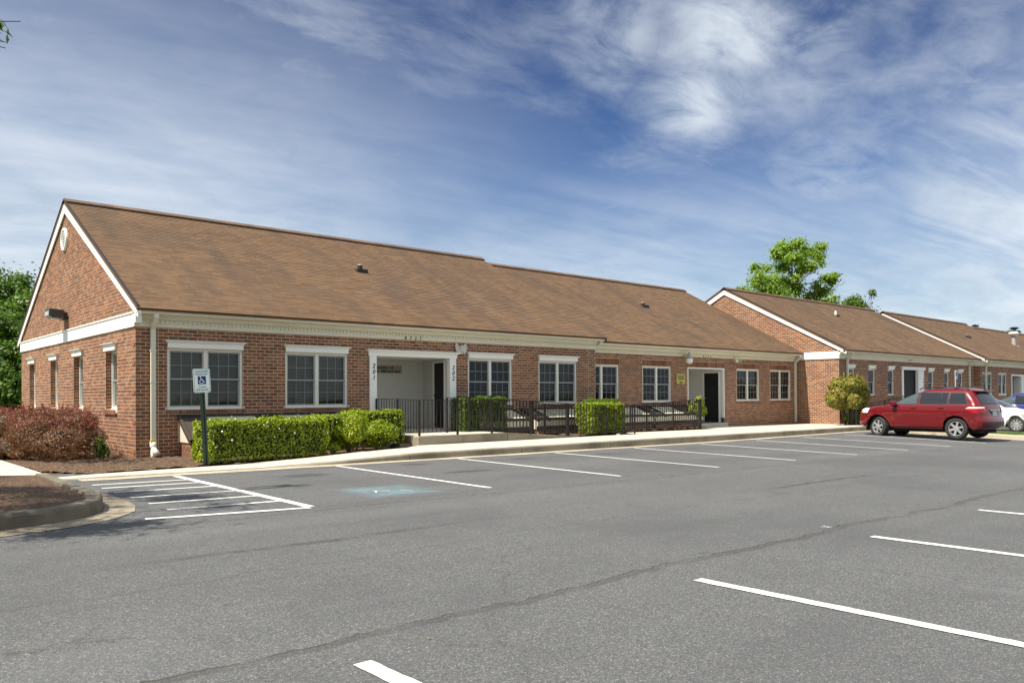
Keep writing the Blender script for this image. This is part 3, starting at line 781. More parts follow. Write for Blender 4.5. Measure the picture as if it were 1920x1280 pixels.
def rake(parent,X,ye,ze,yr,back,w=.27,t=.028,m_='white_trim',over=.05):
    """sloping white boards along a gable at plane x=X (facing -X)"""
    for sgn,y0 in ((1,ye),(-1,back)):
        zr=ze+abs(yr-y0)*PITCH
        m=MB(); vs=[]
        for x in (X-over,X-over+t):
            vs+=[(x,y0,ze+.055),(x,yr,zr+.055),(x,yr,zr+.055-w*1.13),(x,y0+sgn*.0,ze+.055-w*.8)]
        m.add(vs,[(0,1,2,3),(7,6,5,4),(0,4,5,1),(1,5,6,2),(2,6,7,3),(3,7,4,0)]); part('rake_board',m,m_,parent)
        m=MB(); vs=[]
        for x in (X-over-.025,X-over+.03): vs+=[(x,y0-sgn*.02,ze+.058),(x,yr,zr+.068),(x,yr,zr+.090),(x,y0-sgn*.02,ze+.082)]
        m.add(vs,[(0,1,2,3),(7,6,5,4),(0,4,5,1),(1,5,6,2),(2,6,7,3),(3,7,4,0)]); part('drip_edge',m,'brown_dark',parent)
        m=MB(); vs=[]
        for x in (X-over+t,X+.02): vs+=[(x,y0,ze-.06+.04),(x,yr,zr-.06+.04),(x,yr,zr-.09),(x,y0,ze-.09)]
        m.add(vs,[(0,1,2,3),(7,6,5,4),(0,4,5,1),(1,5,6,2),(2,6,7,3),(3,7,4,0)]); part('rake_soffit',m,m_,parent)
def ridge(parent,x0,x1,yr,zr):
    m=MB(); m.ext([(yr-.17,zr-.17*PITCH+.022),(yr-.16,zr-.16*PITCH+.055),(yr,zr+.058),(yr+.16,zr-.16*PITCH+.055),(yr+.17,zr-.17*PITCH+.022)],x0,x1); r=part('ridge_vent',m,'brown_dark',parent)
    m=MB(); x=x0
    while x<x1-.02:
        b=min(x+.30,x1); m.ext([(yr-.165,zr-.165*PITCH+.060),(yr,zr+.068),(yr+.165,zr-.165*PITCH+.060),(yr+.165,zr-.165*PITCH+.066),(yr,zr+.074+.004),(yr-.165,zr-.165*PITCH+.066)],x+.002,b-.002); x+=.30
    part('ridge_cap',m,'shingle',r,kind='stuff')
FN=lambda Y:(lambda u,d,z:(u,Y+d,z))        # wall facing -Y
GN=lambda X:(lambda u,d,z:(X+d,u,z))        # wall facing -X
EAVEZ=3.10
# ================================================================== building 8727
W=11.75; YR=W/2; ZE=3.085
ROOTS={}
def box_shell(b,x0,x1,y0,y1,z,zr,yr):
    m=MB(); m.quad((x0,y1,-.2),(x1,y1,-.2),(x1,y1,z),(x0,y1,z)); part('rear_wall',m,'mortar',b)
    m=MB(); m.quad((x1-.012,y0,-.2),(x1-.012,y1,-.2),(x1-.012,y1,3.0),(x1-.012,y0,3.0)); m.add([(x1-.012,y0,3.0),(x1-.012,y1,3.0),(x1-.012,yr,zr-.12)],[(0,1,2)]); part('end_wall',m,'mortar',b)
    m=MB(); m.quad((x0+.1,y0+.1,.25),(x1-.1,y0+.1,.25),(x1-.1,y1,.25),(x0+.1,y1,.25)); part('floor',m,'interior',b)
    m=MB(); m.quad((x0+.05,y0+.10,2.66),(x1-.05,y0+.10,2.66),(x1-.05,y1,2.66),(x0+.05,y1,2.66)); part('ceiling',m,'interior',b)
def build_8727():
    b=thing('brick_building','long brick building numbered 8727 with brown shingle roof and white trimmed gable','building',(0,0,0)); ROOTS['A']=b
    f=FN(0); X1=13.78
    wins=[(.63,2.26),(3.27,4.90),(8.64,10.26),(11.31,12.94)]
    holes=[(a,c,1.02,2.31) for a,c in wins]+[(5.5,8.2,-.3,2.33)]
    w=wall(b,f,.009,X1,-.35,2.74,holes,reveal=.13)
    rl=[(a-.04,c+.04,.925,1.02) for a,c in wins]
    bh=holes+rl
    br=lay_bricks(.0,.45,-.34,2.735,bh)+lay_bricks(.452,X1-.33,-.34,2.735,bh)+lay_bricks(X1-.325,X1,-.34,2.735,bh)
    place_bricks(w,f,br,300,key=lambda q:q[0]+(0 if q[2]>.0 else 9))
    for a,c in wins: soldier(w,f,a-.04,c+.04,.925,1.02,proud=.006)
    # right return of the wall (it steps forward of the neighbour)
    m=MB(); m.quad((X1,.0,-.35),(X1,.14,-.35),(X1,.14,2.74),(X1,.0,2.74)); part('wall_return',m,'mortar',b)
    dr=['blind','blind','vertical','drape']
    for (a,c),d in zip(wins,dr): window(b,f,a,c,1.02,2.32,dress=d)
    # entry recess
    E=[(5.7,.05),(5.7,1.95),(8.5,1.95),(7.99+.26*.0,.05)]
    zf,zc=.39,2.29
    m=MB(); m.box(5.5,5.70,-.035,.10,zf-.06,zc); pl=part('pilaster',m,'white_trim',b); 
    m=MB(); m.box(7.99,8.20,-.035,.10,zf-.06,zc); pr=part('pilaster',m,'white_trim',b)
    for i,ch in enumerate('201'): text_part('digit',ch,.155,'ink',pl,(5.61,-.038,2.035-.145*i),(1,0,0),(0,0,1),.0035,.25)
    for i,ch in enumerate('202'): text_part('digit',ch,.155,'ink',pr,(8.10,-.038,2.035-.145*i),(1,0,0),(0,0,1),.0035,.25)
    m=MB(); u0,u1,z1=5.47,8.23,2.29; lv=[(0,.045,z1+.001),(0,.045,z1+.085),(.006,.05,z1+.09),(.02,.064,z1+.103),(.038,.082,z1+.122),(.058,.10,z1+.142),(.064,.105,z1+.145),(.064,.105,z1+.165)]
    vs=[];fs=[]
    for (x,y,z) in lv: vs+=[(u0-x,-y,z),(u1+x,-y,z),(u1+x,.1,z),(u0-x,.1,z)]
    for i in range(len(lv)-1):
        for j in range(4): fs.append((4*i+j,4*i+(j+1)%4,4*i+4+(j+1)%4,4*i+4+j))
    n=4*(len(lv)-1); fs+=[(0,3,2,1),(n,n+1,n+2,n+3)]; m.add(vs,fs); part('entry_head',m,'white_trim',b)
    dw=Vector((.26,.966,0)).normalized(); P0=Vector((7.99,.02,0)); at=lambda s,z:(P0.x+dw.x*s,P0.y+dw.y*s,z)
    m=MB(); YB=1.95
    m.quad((5.7,.10,zf),(5.7,YB,zf),(5.7,YB,zc),(5.7,.10,zc)); m.quad((5.7,YB,zf),(8.6,YB,zf),(8.6,YB,zc),(5.7,YB,zc)); m.quad((5.7,.0,zc-.001),(8.7,.0,zc-.001),(8.7,YB,zc-.001),(5.7,YB,zc-.001))
    s0,s1=.34,1.16
    m.quad(at(.1,zf),at(s0,zf),at(s0,zc),at(.1,zc)); m.quad(at(s1,zf),at(2.05,zf),at(2.05,zc),at(s1,zc)); m.quad(at(s0,2.20),at(s1,2.20),at(s1,zc),at(s0,zc))
    en=part('entry_recess',m,'white_wall',b)
    m=MB(); m.box(5.6,8.75,-.02,2.0,.20,zf); part('entry_floor',m,'concrete',en)
    nrm=Vector((dw.y,-dw.x,0)); 
    def dbox(s_a,s_b,n0,n1,z0,z1,mm):
        vs=[]
        for z in (z0,z1):
            for s,n in ((s_a,n0),(s_b,n0),(s_b,n1),(s_a,n1)): p=P0+dw*s+nrm*n; vs.append((p.x,p.y,z))
        mm.add(vs,[(0,3,2,1),(4,5,6,7),(0,1,5,4),(1,2,6,5),(2,3,7,6),(3,0,4,7)])
    m=MB(); dbox(s0-.06,s0,-.02,.02,zf,2.26,m); dbox(s1,s1+.06,-.02,.02,zf,2.26,m); dbox(s0,s1,-.019,.02,2.20,2.259,m); part('door_frame',m,'white_trim',b)
    m=MB(); dbox(s0+.003,s1-.003,.03,.07,zf+.02,2.197,m); d=part('door',m,'dark_door',b,'black painted metal entry door of unit 202')
    m=MB(); dbox(s1-.09,s1-.05,-.03,.0301,1.28,1.32,m); dbox(s1-.095,s1-.045,.0,.029,1.42,1.46,m); part('handle',m,'chrome',d)
    # sign on back wall
    m=MB(); m.box(6.05,7.74,YB-.022,YB-.002,1.93,2.15); sg=part('sign_board',m,'sign_tan',b,'tan name board inside the entry')
    text_part('lettering','The Fountain of',.100,'ink',sg,(6.95,YB-.024,2.085),(1,0,0),(0,0,1),.003,0,depth=.003,width=1.02)
    text_part('lettering','Living Water Ministries',.088,'ink',sg,(6.92,YB-.024,1.985),(1,0,0),(0,0,1),.003,0,depth=.003,width=1.52)
    # second entry (hidden left wall) is plain
    # eave
    eave(b,-.03,X1+.02,0,2.735,2.985,-.33)
    g=gutter(b,-.06,X1+.17,-.33,EAVEZ)
    d=downspout(b,.33,0,-.27,3.0,.40)
    m=MB(); m.box(.27,.39,-.105,.0,.36,.40); part('tape',m,'yellow_tape',d)
    m=MB(); m.tube([(.33,-.055,.36),(.33,-.055,.27),(.33,-.058,.22)],[.066,.066,.058],12); m.tube([(.33,-.055,.26),(.345,-.10,.17),(.37,-.20,.12)],[.058,.062,.06],12,True); m.tube([(.33,-.055,.20),(.33,-.055,-.02)],[.050,.052],12); part('boot',m,'pvc',d,smooth=True)
    for i,ch in enumerate('8727'): text_part('digit',ch,.122,'ink',b,(6.57+.155*i,-.034,2.779),(1,0,0),(0,0,1),.0025,.12)
    # small eave return box at the corner
    m=MB(); m.box(-.055,.07,-.205,-.032,2.86,2.984); m.box(-.055,.07,-.20,-.032,2.80,2.859); part('eave_return',m,'white_trim',b)
    # roof
    ze=EAVEZ-.012; ye=-.36
    r=roof_slope(b,-.06,X1+.15,ye,ze,YR,300)
    zr=ze+(YR-ye)*PITCH
    roof_slope(b,-.06,X1+.15,W+.36,ze,YR,0,-1,'rear_roof')
    ridge(b,-.06,X1+.16,YR,zr)
    m=MB(); m.add([(X1+.149,ye,ze),(X1+.149,YR,zr),(X1+.149,YR,zr-.2),(X1+.149,ye,ze-.15)],[(0,1,2,3)]); part('roof_step',m,'brown_dark',b)
    # gable
    g=GN(0); gw=[(1.33,2.22),(4.20,5.12),(6.83,7.72),(9.66,10.56)]
    gh=[(a,c,1.02,2.31) for a,c in gw]
    gt=lambda z:(-9,9) if z<2.99 else (YR-(zr-.10-z)/PITCH,YR+(zr-.10-z)/PITCH)
    wg=wall(b,g,.011,W,-.35,3.0,gh,gable=(.0,W,3.0,YR,zr-.1),reveal=.19,lab='sunlit gable wall of orange brown brick')
    gs=[(a-.04,c+.04,.925,1.02) for a,c in gw]
    br=lay_bricks(.012,W,-.34,2.735,gh+gs)
    k=[q for q in lay_bricks(-.2,W+.2,3.0,zr-.10,[],top=gt)]
    place_bricks(wg,g,br+k)
    # projecting quoin bricks at the corner
    for zc_ in (.12,.72,1.33,1.94,2.34):
        soldier(wg,g,.015,.20,zc_,zc_+CH,proud=.012,gl=.2)
    for a,c in gw:
        soldier(wg,g,a-.04,c+.04,.91,1.02,proud=.045)
        window(b,g,a,c,1.02,2.32,units=1,grid=None,dress='vertical',rec=.13,single_panes=True,cap=True)
    m=MB(); m.box(-.032,.0,.0,W+.02,2.735,3.01); part('gable_band',m,'white_trim',b)
    m=MB(); m.box(-.055,-.033,-.02,W+.03,3.01,3.035); part('band_cap',m,'white_trim',b)
    rake(b,.0,ye+.03,ze-.03,YR,W+.33)
    # oval vent
    m=MB(); k=28; c=(5.98,5.41); A,B=.27,.30
    for (r0,r1,d0,d1) in ((1.0,.80,-.05,-.02),):
        vs=[];fs=[]
        for i in range(k):
            t=2*math.pi*i/k
            for (rr,dd) in ((1.0,.0),(1.0,-.045),(.93,-.06),(.80,-.055),(.78,.0)): vs.append(g(c[0]+A*rr*math.cos(t),dd,c[1]+B*rr*math.sin(t)))
        for i in range(k):
            for j in range(4): a=i*5+j; bq=((i+1)%k)*5+j; fs.append((a,bq,bq+1,a+1))
        m.add(vs,fs)
    v=part('gable_vent',m,'white_trim',b,'oval louvred vent high on the gable',smooth=True)
    m=MB(g)
    for i in range(7):
        z=c[1]-B*.72+B*1.44*(i+.5)/7; wd=A*.8*math.sqrt(max(.02,1-((z-c[1])/(B*.8))**2)); m.add([(c[0]-wd,-.04,z-.028),(c[0]+wd,-.04,z-.028),(c[0]+wd,-.012,z+.018),(c[0]-wd,-.012,z+.018)],[(0,1,2,3)])
    part('louvre',m,'white_trim',v)
    m=MB(g); m.add([(c[0]+A*.79*math.cos(2*math.pi*i/k),-.001,c[1]+B*.79*math.sin(2*math.pi*i/k)) for i in range(k)],[tuple(range(k))]); part('vent_back',m,'dark_lamp',v)
    # little roof vent
    cap_vent(b,(7.12,3.17),ye,ze,'brown_dark')
    box_shell(b,.05,X1,.1,W,2.9,zr,YR)
def cap_vent(b,xy,ye,ze,m_,h=.16,r=.075,top='vent_metal'):
    x,y=xy; z=ze+(y-ye)*PITCH
    m=MB(); m.lathe([(0,z+h),(r,z+h),(r,z-.05)],14,c=(x,y,0)); m.box(x-.17,x+.17,y-.17,y+.15,z-.06,z+.03); v=part('roof_vent',m,m_,b)
    m=MB(); m.lathe([(0,z+h+.02),(r*.9,z+h+.018),(r*1.05,z+h+.001)],14,c=(x,y,0)); part('vent_cap',m,top,v)
build_8727()
# ================================================================== building 8725
def build_8725():
    X0,X1=13.78,26.25; Y=.12; dz=-.10
    b=thing('brick_building','brick building numbered 8725 joined to the right end of 8727, roof slightly lower','building',(14,0,0)); ROOTS['A2']=b
    f=FN(Y); ze=EAVEZ-.012+dz; ye=-.24
    wins=[(13.42,15.05),(16.26,17.83),(21.91,23.50),(24.31,25.90)]
    holes=[(max(a,X0+.02),c,1.02,2.27) for a,c in wins]+[(18.76,21.05,-.3,2.27)]
    sol=[(a-.03,c+.03,2.27,2.48) for a,c in wins]+[(18.73,21.08,2.27,2.48)]+[(a-.04,c+.04,.925,1.02) for a,c in wins]
    w=wall(b,f,X0+.002,X1,-.35,2.66,holes,reveal=.13,lab='shaded brick front of building 8725')
    br=lay_bricks(X0+.002,X1,-.34,2.655,holes+sol); place_bricks(w,f,br)
    for (a,c,d,e) in sol: 
        soldier(w,f,max(a,X0+.01),c,d,e,proud=.004 if d>2 else .006)
    for (a,c),d in zip(wins,['vertical','vertical','drape','drape']): window(b,f,a,c,1.02,2.27,dress=d,cap=False)
    m=MB(); zf,zc=.22,2.27; YB=1.75
    m.quad((18.76,.14,zf),(18.76,YB,zf),(18.76,YB,zc),(18.76,.14,zc)); m.quad((18.76,YB,zf),(21.01,YB,zf),(21.01,YB,zc),(18.76,YB,zc)); m.quad((18.76,.12,zc-.002),(21.01,.12,zc-.002),(21.01,YB,zc-.002),(18.76,YB,zc-.002))
    X=21.01; d0,d1,dt=.33,1.0,2.10
    m.quad((X,.14,zf),(X,d0,zf),(X,d0,zc),(X,.14,zc)); m.quad((X,d1,zf),(X,YB,zf),(X,YB,zc),(X,d1,zc)); m.quad((X,d0,dt),(X,d1,dt),(X,d1,zc),(X,d0,zc))
    en=part('entry_recess',m,'white_wall',b)
    m=MB(); m.box(18.7,21.2,.04,1.85,.05,zf); part('entry_floor',m,'concrete',en)
    m=MB(); m.box(18.76,18.80,Y-.02,Y+.06,zf,2.268); m.box(21.0,21.05,Y-.02,Y+.06,.40,2.268); m.box(18.801,20.999,Y-.019,Y+.06,2.225,2.267); part('entry_frame',m,'white_trim',b)
    m=MB(); m.box(20.985,21.05,Y-.0,Y+.10,zf,.40); part('frame_foot',m,'sign_green_post',b,'green painted foot of the entry frame')
    m=MB(); m.box(X-.02,X+.02,d0-.06,d0,zf,dt+.05); m.box(X-.02,X+.02,d1,d1+.06,zf,dt+.05); m.box(X-.019,X+.02,d0,d1,dt,dt+.049); part('door_frame',m,'white_trim',b)
    m=MB(); m.box(X+.03,X+.07,d0+.002,d1-.002,zf+.01,dt-.002); d=part('door',m,'dark_door',b,'black painted entry door')
    m=MB(); m.box(X-.02,X+.03,d1-.09,d1-.05,1.12,1.16); part('handle',m,'chrome',d)
    eave(b,X0+.03,X1+.03,Y,2.655,2.985+dz-.02,-.21)
    gutter(b,X0+.04,X1+.20,-.21,EAVEZ+dz)
    downspout(b,26.2,Y,-.15,2.9,.10)
    for i,ch in enumerate('8725'): text_part('digit',ch,.108,'ink',b,(19.71+.145*i,Y-.034,2.680),(1,0,0),(0,0,1),.0025,.12)
    zr=ze+(YR-ye)*PITCH
    roof_slope(b,X0+.155,X1+.09,ye,ze,YR); roof_slope(b,X0+.155,X1+.09,W+.3,ze,YR,0,-1,'rear_roof'); ridge(b,X0+.165,X1+.09,YR,zr)
    cap_vent(b,(20.14,3.26),ye,ze,'brown_dark',.13)
    m=MB(); m.quad((13.3,.5,.3),(15.4,.5,.3),(15.4,.5,2.6),(13.3,.5,2.6)); m.quad((13.79,.14,.3),(13.79,.5,.3),(13.79,.5,2.6),(13.79,.14,2.6)); part('dark_backing',m,'interior',b)  # dark planes added behind the leftmost window to stop light showing through
    box_shell(b,X0,X1,.2,W,2.8,zr,YR)
build_8725()
# ================================================================== gabled building further right (B)
def build_B():
    X0,X1=26.36,41.2; Y=-1.75; ye=Y-.36; hb=5.37; yr=Y+hb; ze=3.06
    b=thing('brick_building','gabled brick building behind the red parked car, with narrow single windows','building',(X0,Y,0)); ROOTS['B']=b
    f=FN(Y); g=GN(X0); wz=2.35; 
    ws=[(27.05,27.70),(28.95,29.58),(30.84,31.46),(35.22,35.84),(37.13,37.73),(38.92,39.55)]
    holes=[(a,c,1.20,wz) for a,c in ws]+[(32.25,34.65,-.3,2.36)]
    w=wall(b,f,X0+.01,X1,-.4,2.72,holes,reveal=.13)
    place_bricks(w,f,lay_bricks(X0,X1,-.38,2.715,holes+[(a-.03,c+.03,1.11,1.20) for a,c in ws]))
    for a,c in ws:
        soldier(w,f,a-.03,c+.03,1.11,1.20,proud=.01); window(b,f,a,c,1.20,wz,units=1,grid=None,dress='vertical',cap=True,capz=.15)
    m=MB(); m.box(32.25,32.42,Y-.03,Y+.1,0,2.36); m.box(34.0,34.65,Y-.03,Y+.1,0,2.36); m.box(32.18,34.72,Y-.08,Y+.1,2.361,2.50); part('entry_surround',m,'white_trim',b)
    for i,ch in enumerate('102'): text_part('digit',ch,.14,'ink',b,(34.55,Y-.034,1.95-.15*i),(1,0,0),(0,0,1),.003,.2)
    m=MB(); m.quad((32.42,Y+.1,0),(32.42,Y+1.4,0),(32.42,Y+1.4,2.36),(32.42,Y+.1,2.36)); m.quad((32.42,Y+1.4,0),(34.1,Y+1.4,0),(34.1,Y+1.4,2.36),(32.42,Y+1.4,2.36)); m.quad((34.1,Y+1.4,0),(34.1,Y+.1,0),(34.1,Y+.1,2.36),(34.1,Y+1.4,2.36)); m.quad((32.42,Y+.1,2.359),(34.1,Y+.1,2.359),(34.1,Y+1.4,2.359),(32.42,Y+1.4,2.359)); part('entry_recess',m,'white_wall',b)
    m=MB(); m.box(32.43,34.09,Y+.13,Y+.18,.15,2.345); d=part('door',m,'dark_door',b,'wide black double door')
    m=MB(); m.box(32.62,32.66,Y+.08,Y+.129,1.2,1.28); m.box(32.62,32.66,Y+.08,Y+.129,1.75,1.83); part('handle',m,'chrome',d)
    eave(b,X0-.03,X1+.0,Y,2.715,2.965,Y-.33,dent=False)
    gutter(b,X0-.05,X1+.03,Y-.33,3.075)
    for i,ch in enumerate('8723'): text_part('digit',ch,.10,'ink',b,(32.9+.13*i,Y-.034,2.80),(1,0,0),(0,0,1),.002,.12)
    downspout(b,26.98,Y,Y-.27,2.98,.10); downspout(b,40.35,Y,Y-.27,2.98,.0)
    zr=ze+(yr-ye)*PITCH; yb=yr+(yr-ye)
    roof_slope(b,X0-.06,X1+.02,ye,ze,yr); roof_slope(b,X0-.06,X1+.02,yb,ze,yr,0,-1,'rear_roof'); ridge(b,X0-.06,X1+.02,yr,zr)
    gt=lambda z:(Y-9,yr+9) if z<2.99 else (yr-(zr-.10-z)/PITCH,yr+(zr-.10-z)/PITCH)
    wg=wall(b,g,Y+.011,yr+hb,-.4,3.0,[],gable=(Y,yr+hb,3.0,yr,zr-.1),lab='sunlit gable wall rising above the roof of 8725')
    k=lay_bricks(Y+.012,Y+2.2,-.38,2.715,[])+lay_bricks(Y-.2,yr+hb+.2,3.0,zr-.1,[],top=gt)
    place_bricks(wg,g,k)
    m=MB(); m.box(X0-.032,X0,Y+.0,yr+hb,2.715,3.01); part('gable_band',m,'white_trim',b)
    rake(b,X0,ye+.03,ze-.03,yr,yb-.03,w=.25)
    m=MB(); x,y=33.3,1.85; z=ze+(y-ye)*PITCH; m.lathe([(0,z+.24),(.055,z+.24),(.055,z-.1)],14,c=(x,y,0)); v=part('vent_pipe',m,'white_trim',b)
    m=MB(); m.box(x-.12,x+.12,y-.14,y+.12,z-.05,z+.03); part('pipe_collar',m,'brown_dark',v)
    box_shell(b,X0,X1,Y+.1,yr+hb,2.8,zr,yr)
build_B()
# ================================================================== far building (C) and its lower continuation
def build_C(X0,X1,Y,ze,label,wins,entry,hb=5.06,gable=True,seam=None):
    ye=Y-.36; yr=Y+hb; b=thing('brick_building',label,'building',(X0,Y,0)); f=FN(Y); g=GN(X0); dz=ze-3.06
    zt=2.715+dz
    holes=[(a,c,1.18,2.34) for a,c in wins]+([(entry[0],entry[1],-.4,2.33)] if entry else [])
    w=wall(b,f,X0+.01,X1,-.6,zt,holes,reveal=.13)
    place_bricks(w,f,lay_bricks(X0,X1,-.58,zt-.005,holes))
    for a,c in wins: window(b,f,a,c,1.18,2.34,units=2,grid=None,dress='vertical',cap=False)
    if entry:
        a,c=entry; m=MB(); m.box(a,a+.12,Y-.02,Y+.1,-.2,2.33); m.box(c-.42,c,Y-.02,Y+.1,-.2,2.33); m.box(a+.12,c-.42,Y-.019,Y+.1,2.24,2.329); part('entry_surround',m,'white_trim',b)
        m=MB(); m.box(a+.12,c-.42,Y+.4,Y+.45,-.2,2.24); part('door',m,'dark_door',b,'black painted door')
        m=MB(); m.quad((c-.42,Y+.1,-.2),(c-.42,Y+.45,-.2),(c-.42,Y+.45,2.24),(c-.42,Y+.1,2.24)); part('entry_recess',m,'white_wall',b)
    eave(b,X0-.03,X1,Y,zt,zt+.25,Y-.33,dent=False); gutter(b,X0-.05,X1+.03,Y-.33,ze+.012)
    zr=ze+(yr-ye)*PITCH; yb=yr+(yr-ye)
    roof_slope(b,X0-.06,X1,ye,ze,yr); roof_slope(b,X0-.06,X1,yb,ze,yr,0,-1,'rear_roof'); ridge(b,X0-.06,X1,yr,zr)
    if gable:
        wg=wall(b,g,Y+.011,yr+hb,-.6,3.0,[],gable=(Y,yr+hb,3.0,yr,zr-.1))
        place_bricks(wg,g,lay_bricks(Y+.012,Y+.5,-.58,zt-.005,[]))
        m=MB(); m.box(X0-.032,X0,Y,Y+2,zt,zt+.29); part('gable_band',m,'white_trim',b)
        rake(b,X0,ye+.03,ze-.03,yr,yb-.03,w=.25)
        downspout(b,X0+.62,Y,Y-.27,2.98,-.2)
    box_shell(b,X0,X1,Y+.1,yr+hb,2.6,zr,yr)
    return b,ye,ze
c1,ye1,ze1=build_C(41.2,53.6,-2.05,3.06,'far brick building with double windows seen over the white and blue cars',[(41.45,42.85),(43.85,45.15)],(45.9,48.0))
cap_vent(c1,(46.83,.52),ye1,ze1,'brown_dark',.13)
c2,ye2,ze2=build_C(53.6,70,-1.95,2.93,'farthest brick building at the right edge, round metal flue on its roof',[(56,57.4),(60,61.4)],None,gable=False)
def flue(b,x,y,ye,ze):
    z=ze+(y-ye)*PITCH; m=MB(); m.lathe([(0,z+.75),(.13,z+.75),(.13,z-.1)],16,c=(x,y,0)); v=part('flue_pipe',m,'vent_metal',b)
    m=MB(); m.lathe([(0,z+.98),(.22,z+.96),(.30,z+.90),(.30,z+.84),(.20,z+.74),(0,z+.74)],18,c=(x,y,0)); part('flue_cap',m,'pvc',v)
    m=MB(); m.box(x-.35,x+.35,y-.4,y+.25,z-.15,z+.03); part('flashing',m,'vent_metal',v)
flue(c2,54.17,.27,ye2,ze2)
# ================================================================== lamps, eagle, plaque and other wall pieces
def wall_things():
    # box floodlight on the gable
    t=thing('wall_light','dark box floodlight mounted on the sunlit gable wall','wall light',(0,5.9,3.45))
    m=MB(); m.box(-.07,-.008,5.72,6.02,3.30,3.50); m.beam((-.06,5.87,3.44),(-.15,5.87,3.45),.09,.09); part('arm',m,'dark_lamp',t)
    m=MB(); vs=[]
    for x,zb,zt in ((-.10,3.33,3.54),(-.34,3.33,3.56),(-.44,3.40,3.56)): vs+=[(x,5.62,zb),(x,6.12,zb),(x,6.12,zt),(x,5.62,zt)]
    m.add(vs,[(0,1,2,3),(8,11,10,9)]+[(4*i+j,4*i+(j+1)%4,4*i+4+(j+1)%4,4*i+4+j) for i in (0,1) for j in range(4)]); part('housing',m,'dark_lamp',t,bevel=.01)
    m=MB(); m.add([(-.22,5.64,3.322),(-.22,6.10,3.322),(-.345,6.10,3.322),(-.452,6.10,3.392),(-.452,5.64,3.392),(-.345,5.64,3.322),(-.450,5.64,3.50),(-.450,6.10,3.50)],[(0,1,2,5),(5,2,3,4),(4,3,7,6)]); part('lens',m,'lens_grey',t)
    # barn lamp under the eave of 8725
    x=18.50; t=thing('wall_light','grey and white bell shaped lamp hanging above the yellow plaque','wall light',(x,.1,2.4))
    m=MB(); m.tube([(x,.12,2.66),(x,-.10,2.70),(x,-.16,2.66)],.018,8); m.lathe([(0,2.80),(.03,2.78),(.05,2.70),(.10,2.62),(.13,2.55),(.0,2.55)],18,c=(x,-.16,0)); part('hood',m,'vent_metal',t,smooth=True)
    m=MB(); m.lathe([(.125,2.549),(.13,2.47),(.11,2.41),(.06,2.38),(0,2.37)],18,c=(x,-.16,0)); part('globe',m,'tail_white',t,smooth=True)
    # plaque
    t=thing('plaque','yellow plaque with dark lettering between the window and the doorway of 8725','plaque',(18.33,.1,1.66))
    m=MB(); m.box(18.09,18.58,.085,.110,1.66,2.02); part('board',m,'sign_yellow',t,bevel=.004)
    m=MB()
    for (z,segs) in ((1.935,((-.19,-.08),(-.05,.03),(.06,.19))),(1.885,((-.17,-.11),(-.09,.01),(.04,.17))),(1.835,((-.14,.16),)),(1.725,((-.07,.08),)),(1.705,((-.06,.07),))):
        for a,c in segs: m.box(18.335+a,18.335+c,.080,.0845,z-.012,z+.014)
    part('lettering',m,'ink',t)
    # twin security lamp
    x=21.72; t=thing('security_light','small cream twin security lamp under the eave right of the dark doorway','security light',(x,.1,2.55))
    m=MB(); m.box(x-.06,x+.06,.02,.11,2.60,2.68); part('base',m,'pvc',t)
    for s in (-1,1):
        m=MB(); m.tube([(x+s*.04,.05,2.62),(x+s*.10,-.02,2.60),(x+s*.14,-.12,2.55)],[.02,.045,.062],12); part('lamp_head',m,'pvc' if s<0 else 'sign_yellow',t,smooth=True)
    # eagle
    x,z=8.37,2.585; t=thing('eagle_ornament','weathered stone coloured eagle plaque with raised wings beside the entry head','ornament',(x,-.02,z-.12))
    def blob(c,r,n=10,k=8):
        m.lathe([(max(1e-4,math.sin(math.pi*i/k))*r[0],c[2]-math.cos(math.pi*i/k)*r[2]) for i in range(k+1)],n,c=(c[0],c[1],0))
    m=MB(); blob((x,-.05,z-.03),(.055,.04,.10)); blob((x-.01,-.08,z+.055),(.032,.03,.034)); m.beam((x-.02,-.09,z+.055),(x-.06,-.115,z+.04),.018,.02); m.add([(x-.05,-.03,z-.10),(x+.05,-.03,z-.10),(x+.075,-.03,z-.17),(x-.075,-.03,z-.17),(x-.05,-.055,z-.10),(x+.05,-.055,z-.10),(x+.075,-.045,z-.17),(x-.075,-.045,z-.17)],[(0,1,2,3),(4,5,6,7),(3,2,6,7),(0,3,7,4),(1,2,6,5)]); part('body',m,'stone_eagle',t,smooth=False)
    for s in (-1,1):
        m=MB()
        for i in range(6):
            a=R(38+s*0-i*17); l=.19-.012*i; o=Vector((x+s*.035,-.035-.004*i,z+.005-.012*i)); e=o+Vector((s*math.cos(a)*l,-.0,math.sin(a)*l)); m.beam(o,e,.016,.045,up=(0,0,1))
        part('wing',m,'stone_eagle',t)
    # dish behind the rear roof slope
    c=Vector((.9,8.9,4.62)); 
    t=thing('satellite_dish','grey satellite dish peeking out behind the left gable slope','satellite dish',(.9,8.9,4.2))
    ax=Vector((-.55,.62,.45)).normalized(); u=ax.orthogonal().normalized(); w=ax.cross(u)
    m=MB(); vs=[];fs=[];k=24;n=5
    for i in range(n+1):
        r=.42*i/n+.001
        for j in range(k): a=2*math.pi*j/k; vs.append(tuple(c+u*r*math.cos(a)+w*r*math.sin(a)+ax*(r*r*.45)))
    for i in range(n):
        for j in range(k): fs.append((i*k+j,i*k+(j+1)%k,(i+1)*k+(j+1)%k,(i+1)*k+j))
    m.add(vs,fs); part('reflector',m,'vent_metal',t,smooth=True)
    m=MB(); m.tube([tuple(c),(c.x+.05,c.y-.05,4.5),(c.x+.1,c.y-.05,4.2)],.025,8); m.tube([tuple(c-w*.3),tuple(c+ax*.45)],.012,6); part('mast',m,'vent_metal',t)
wall_things()
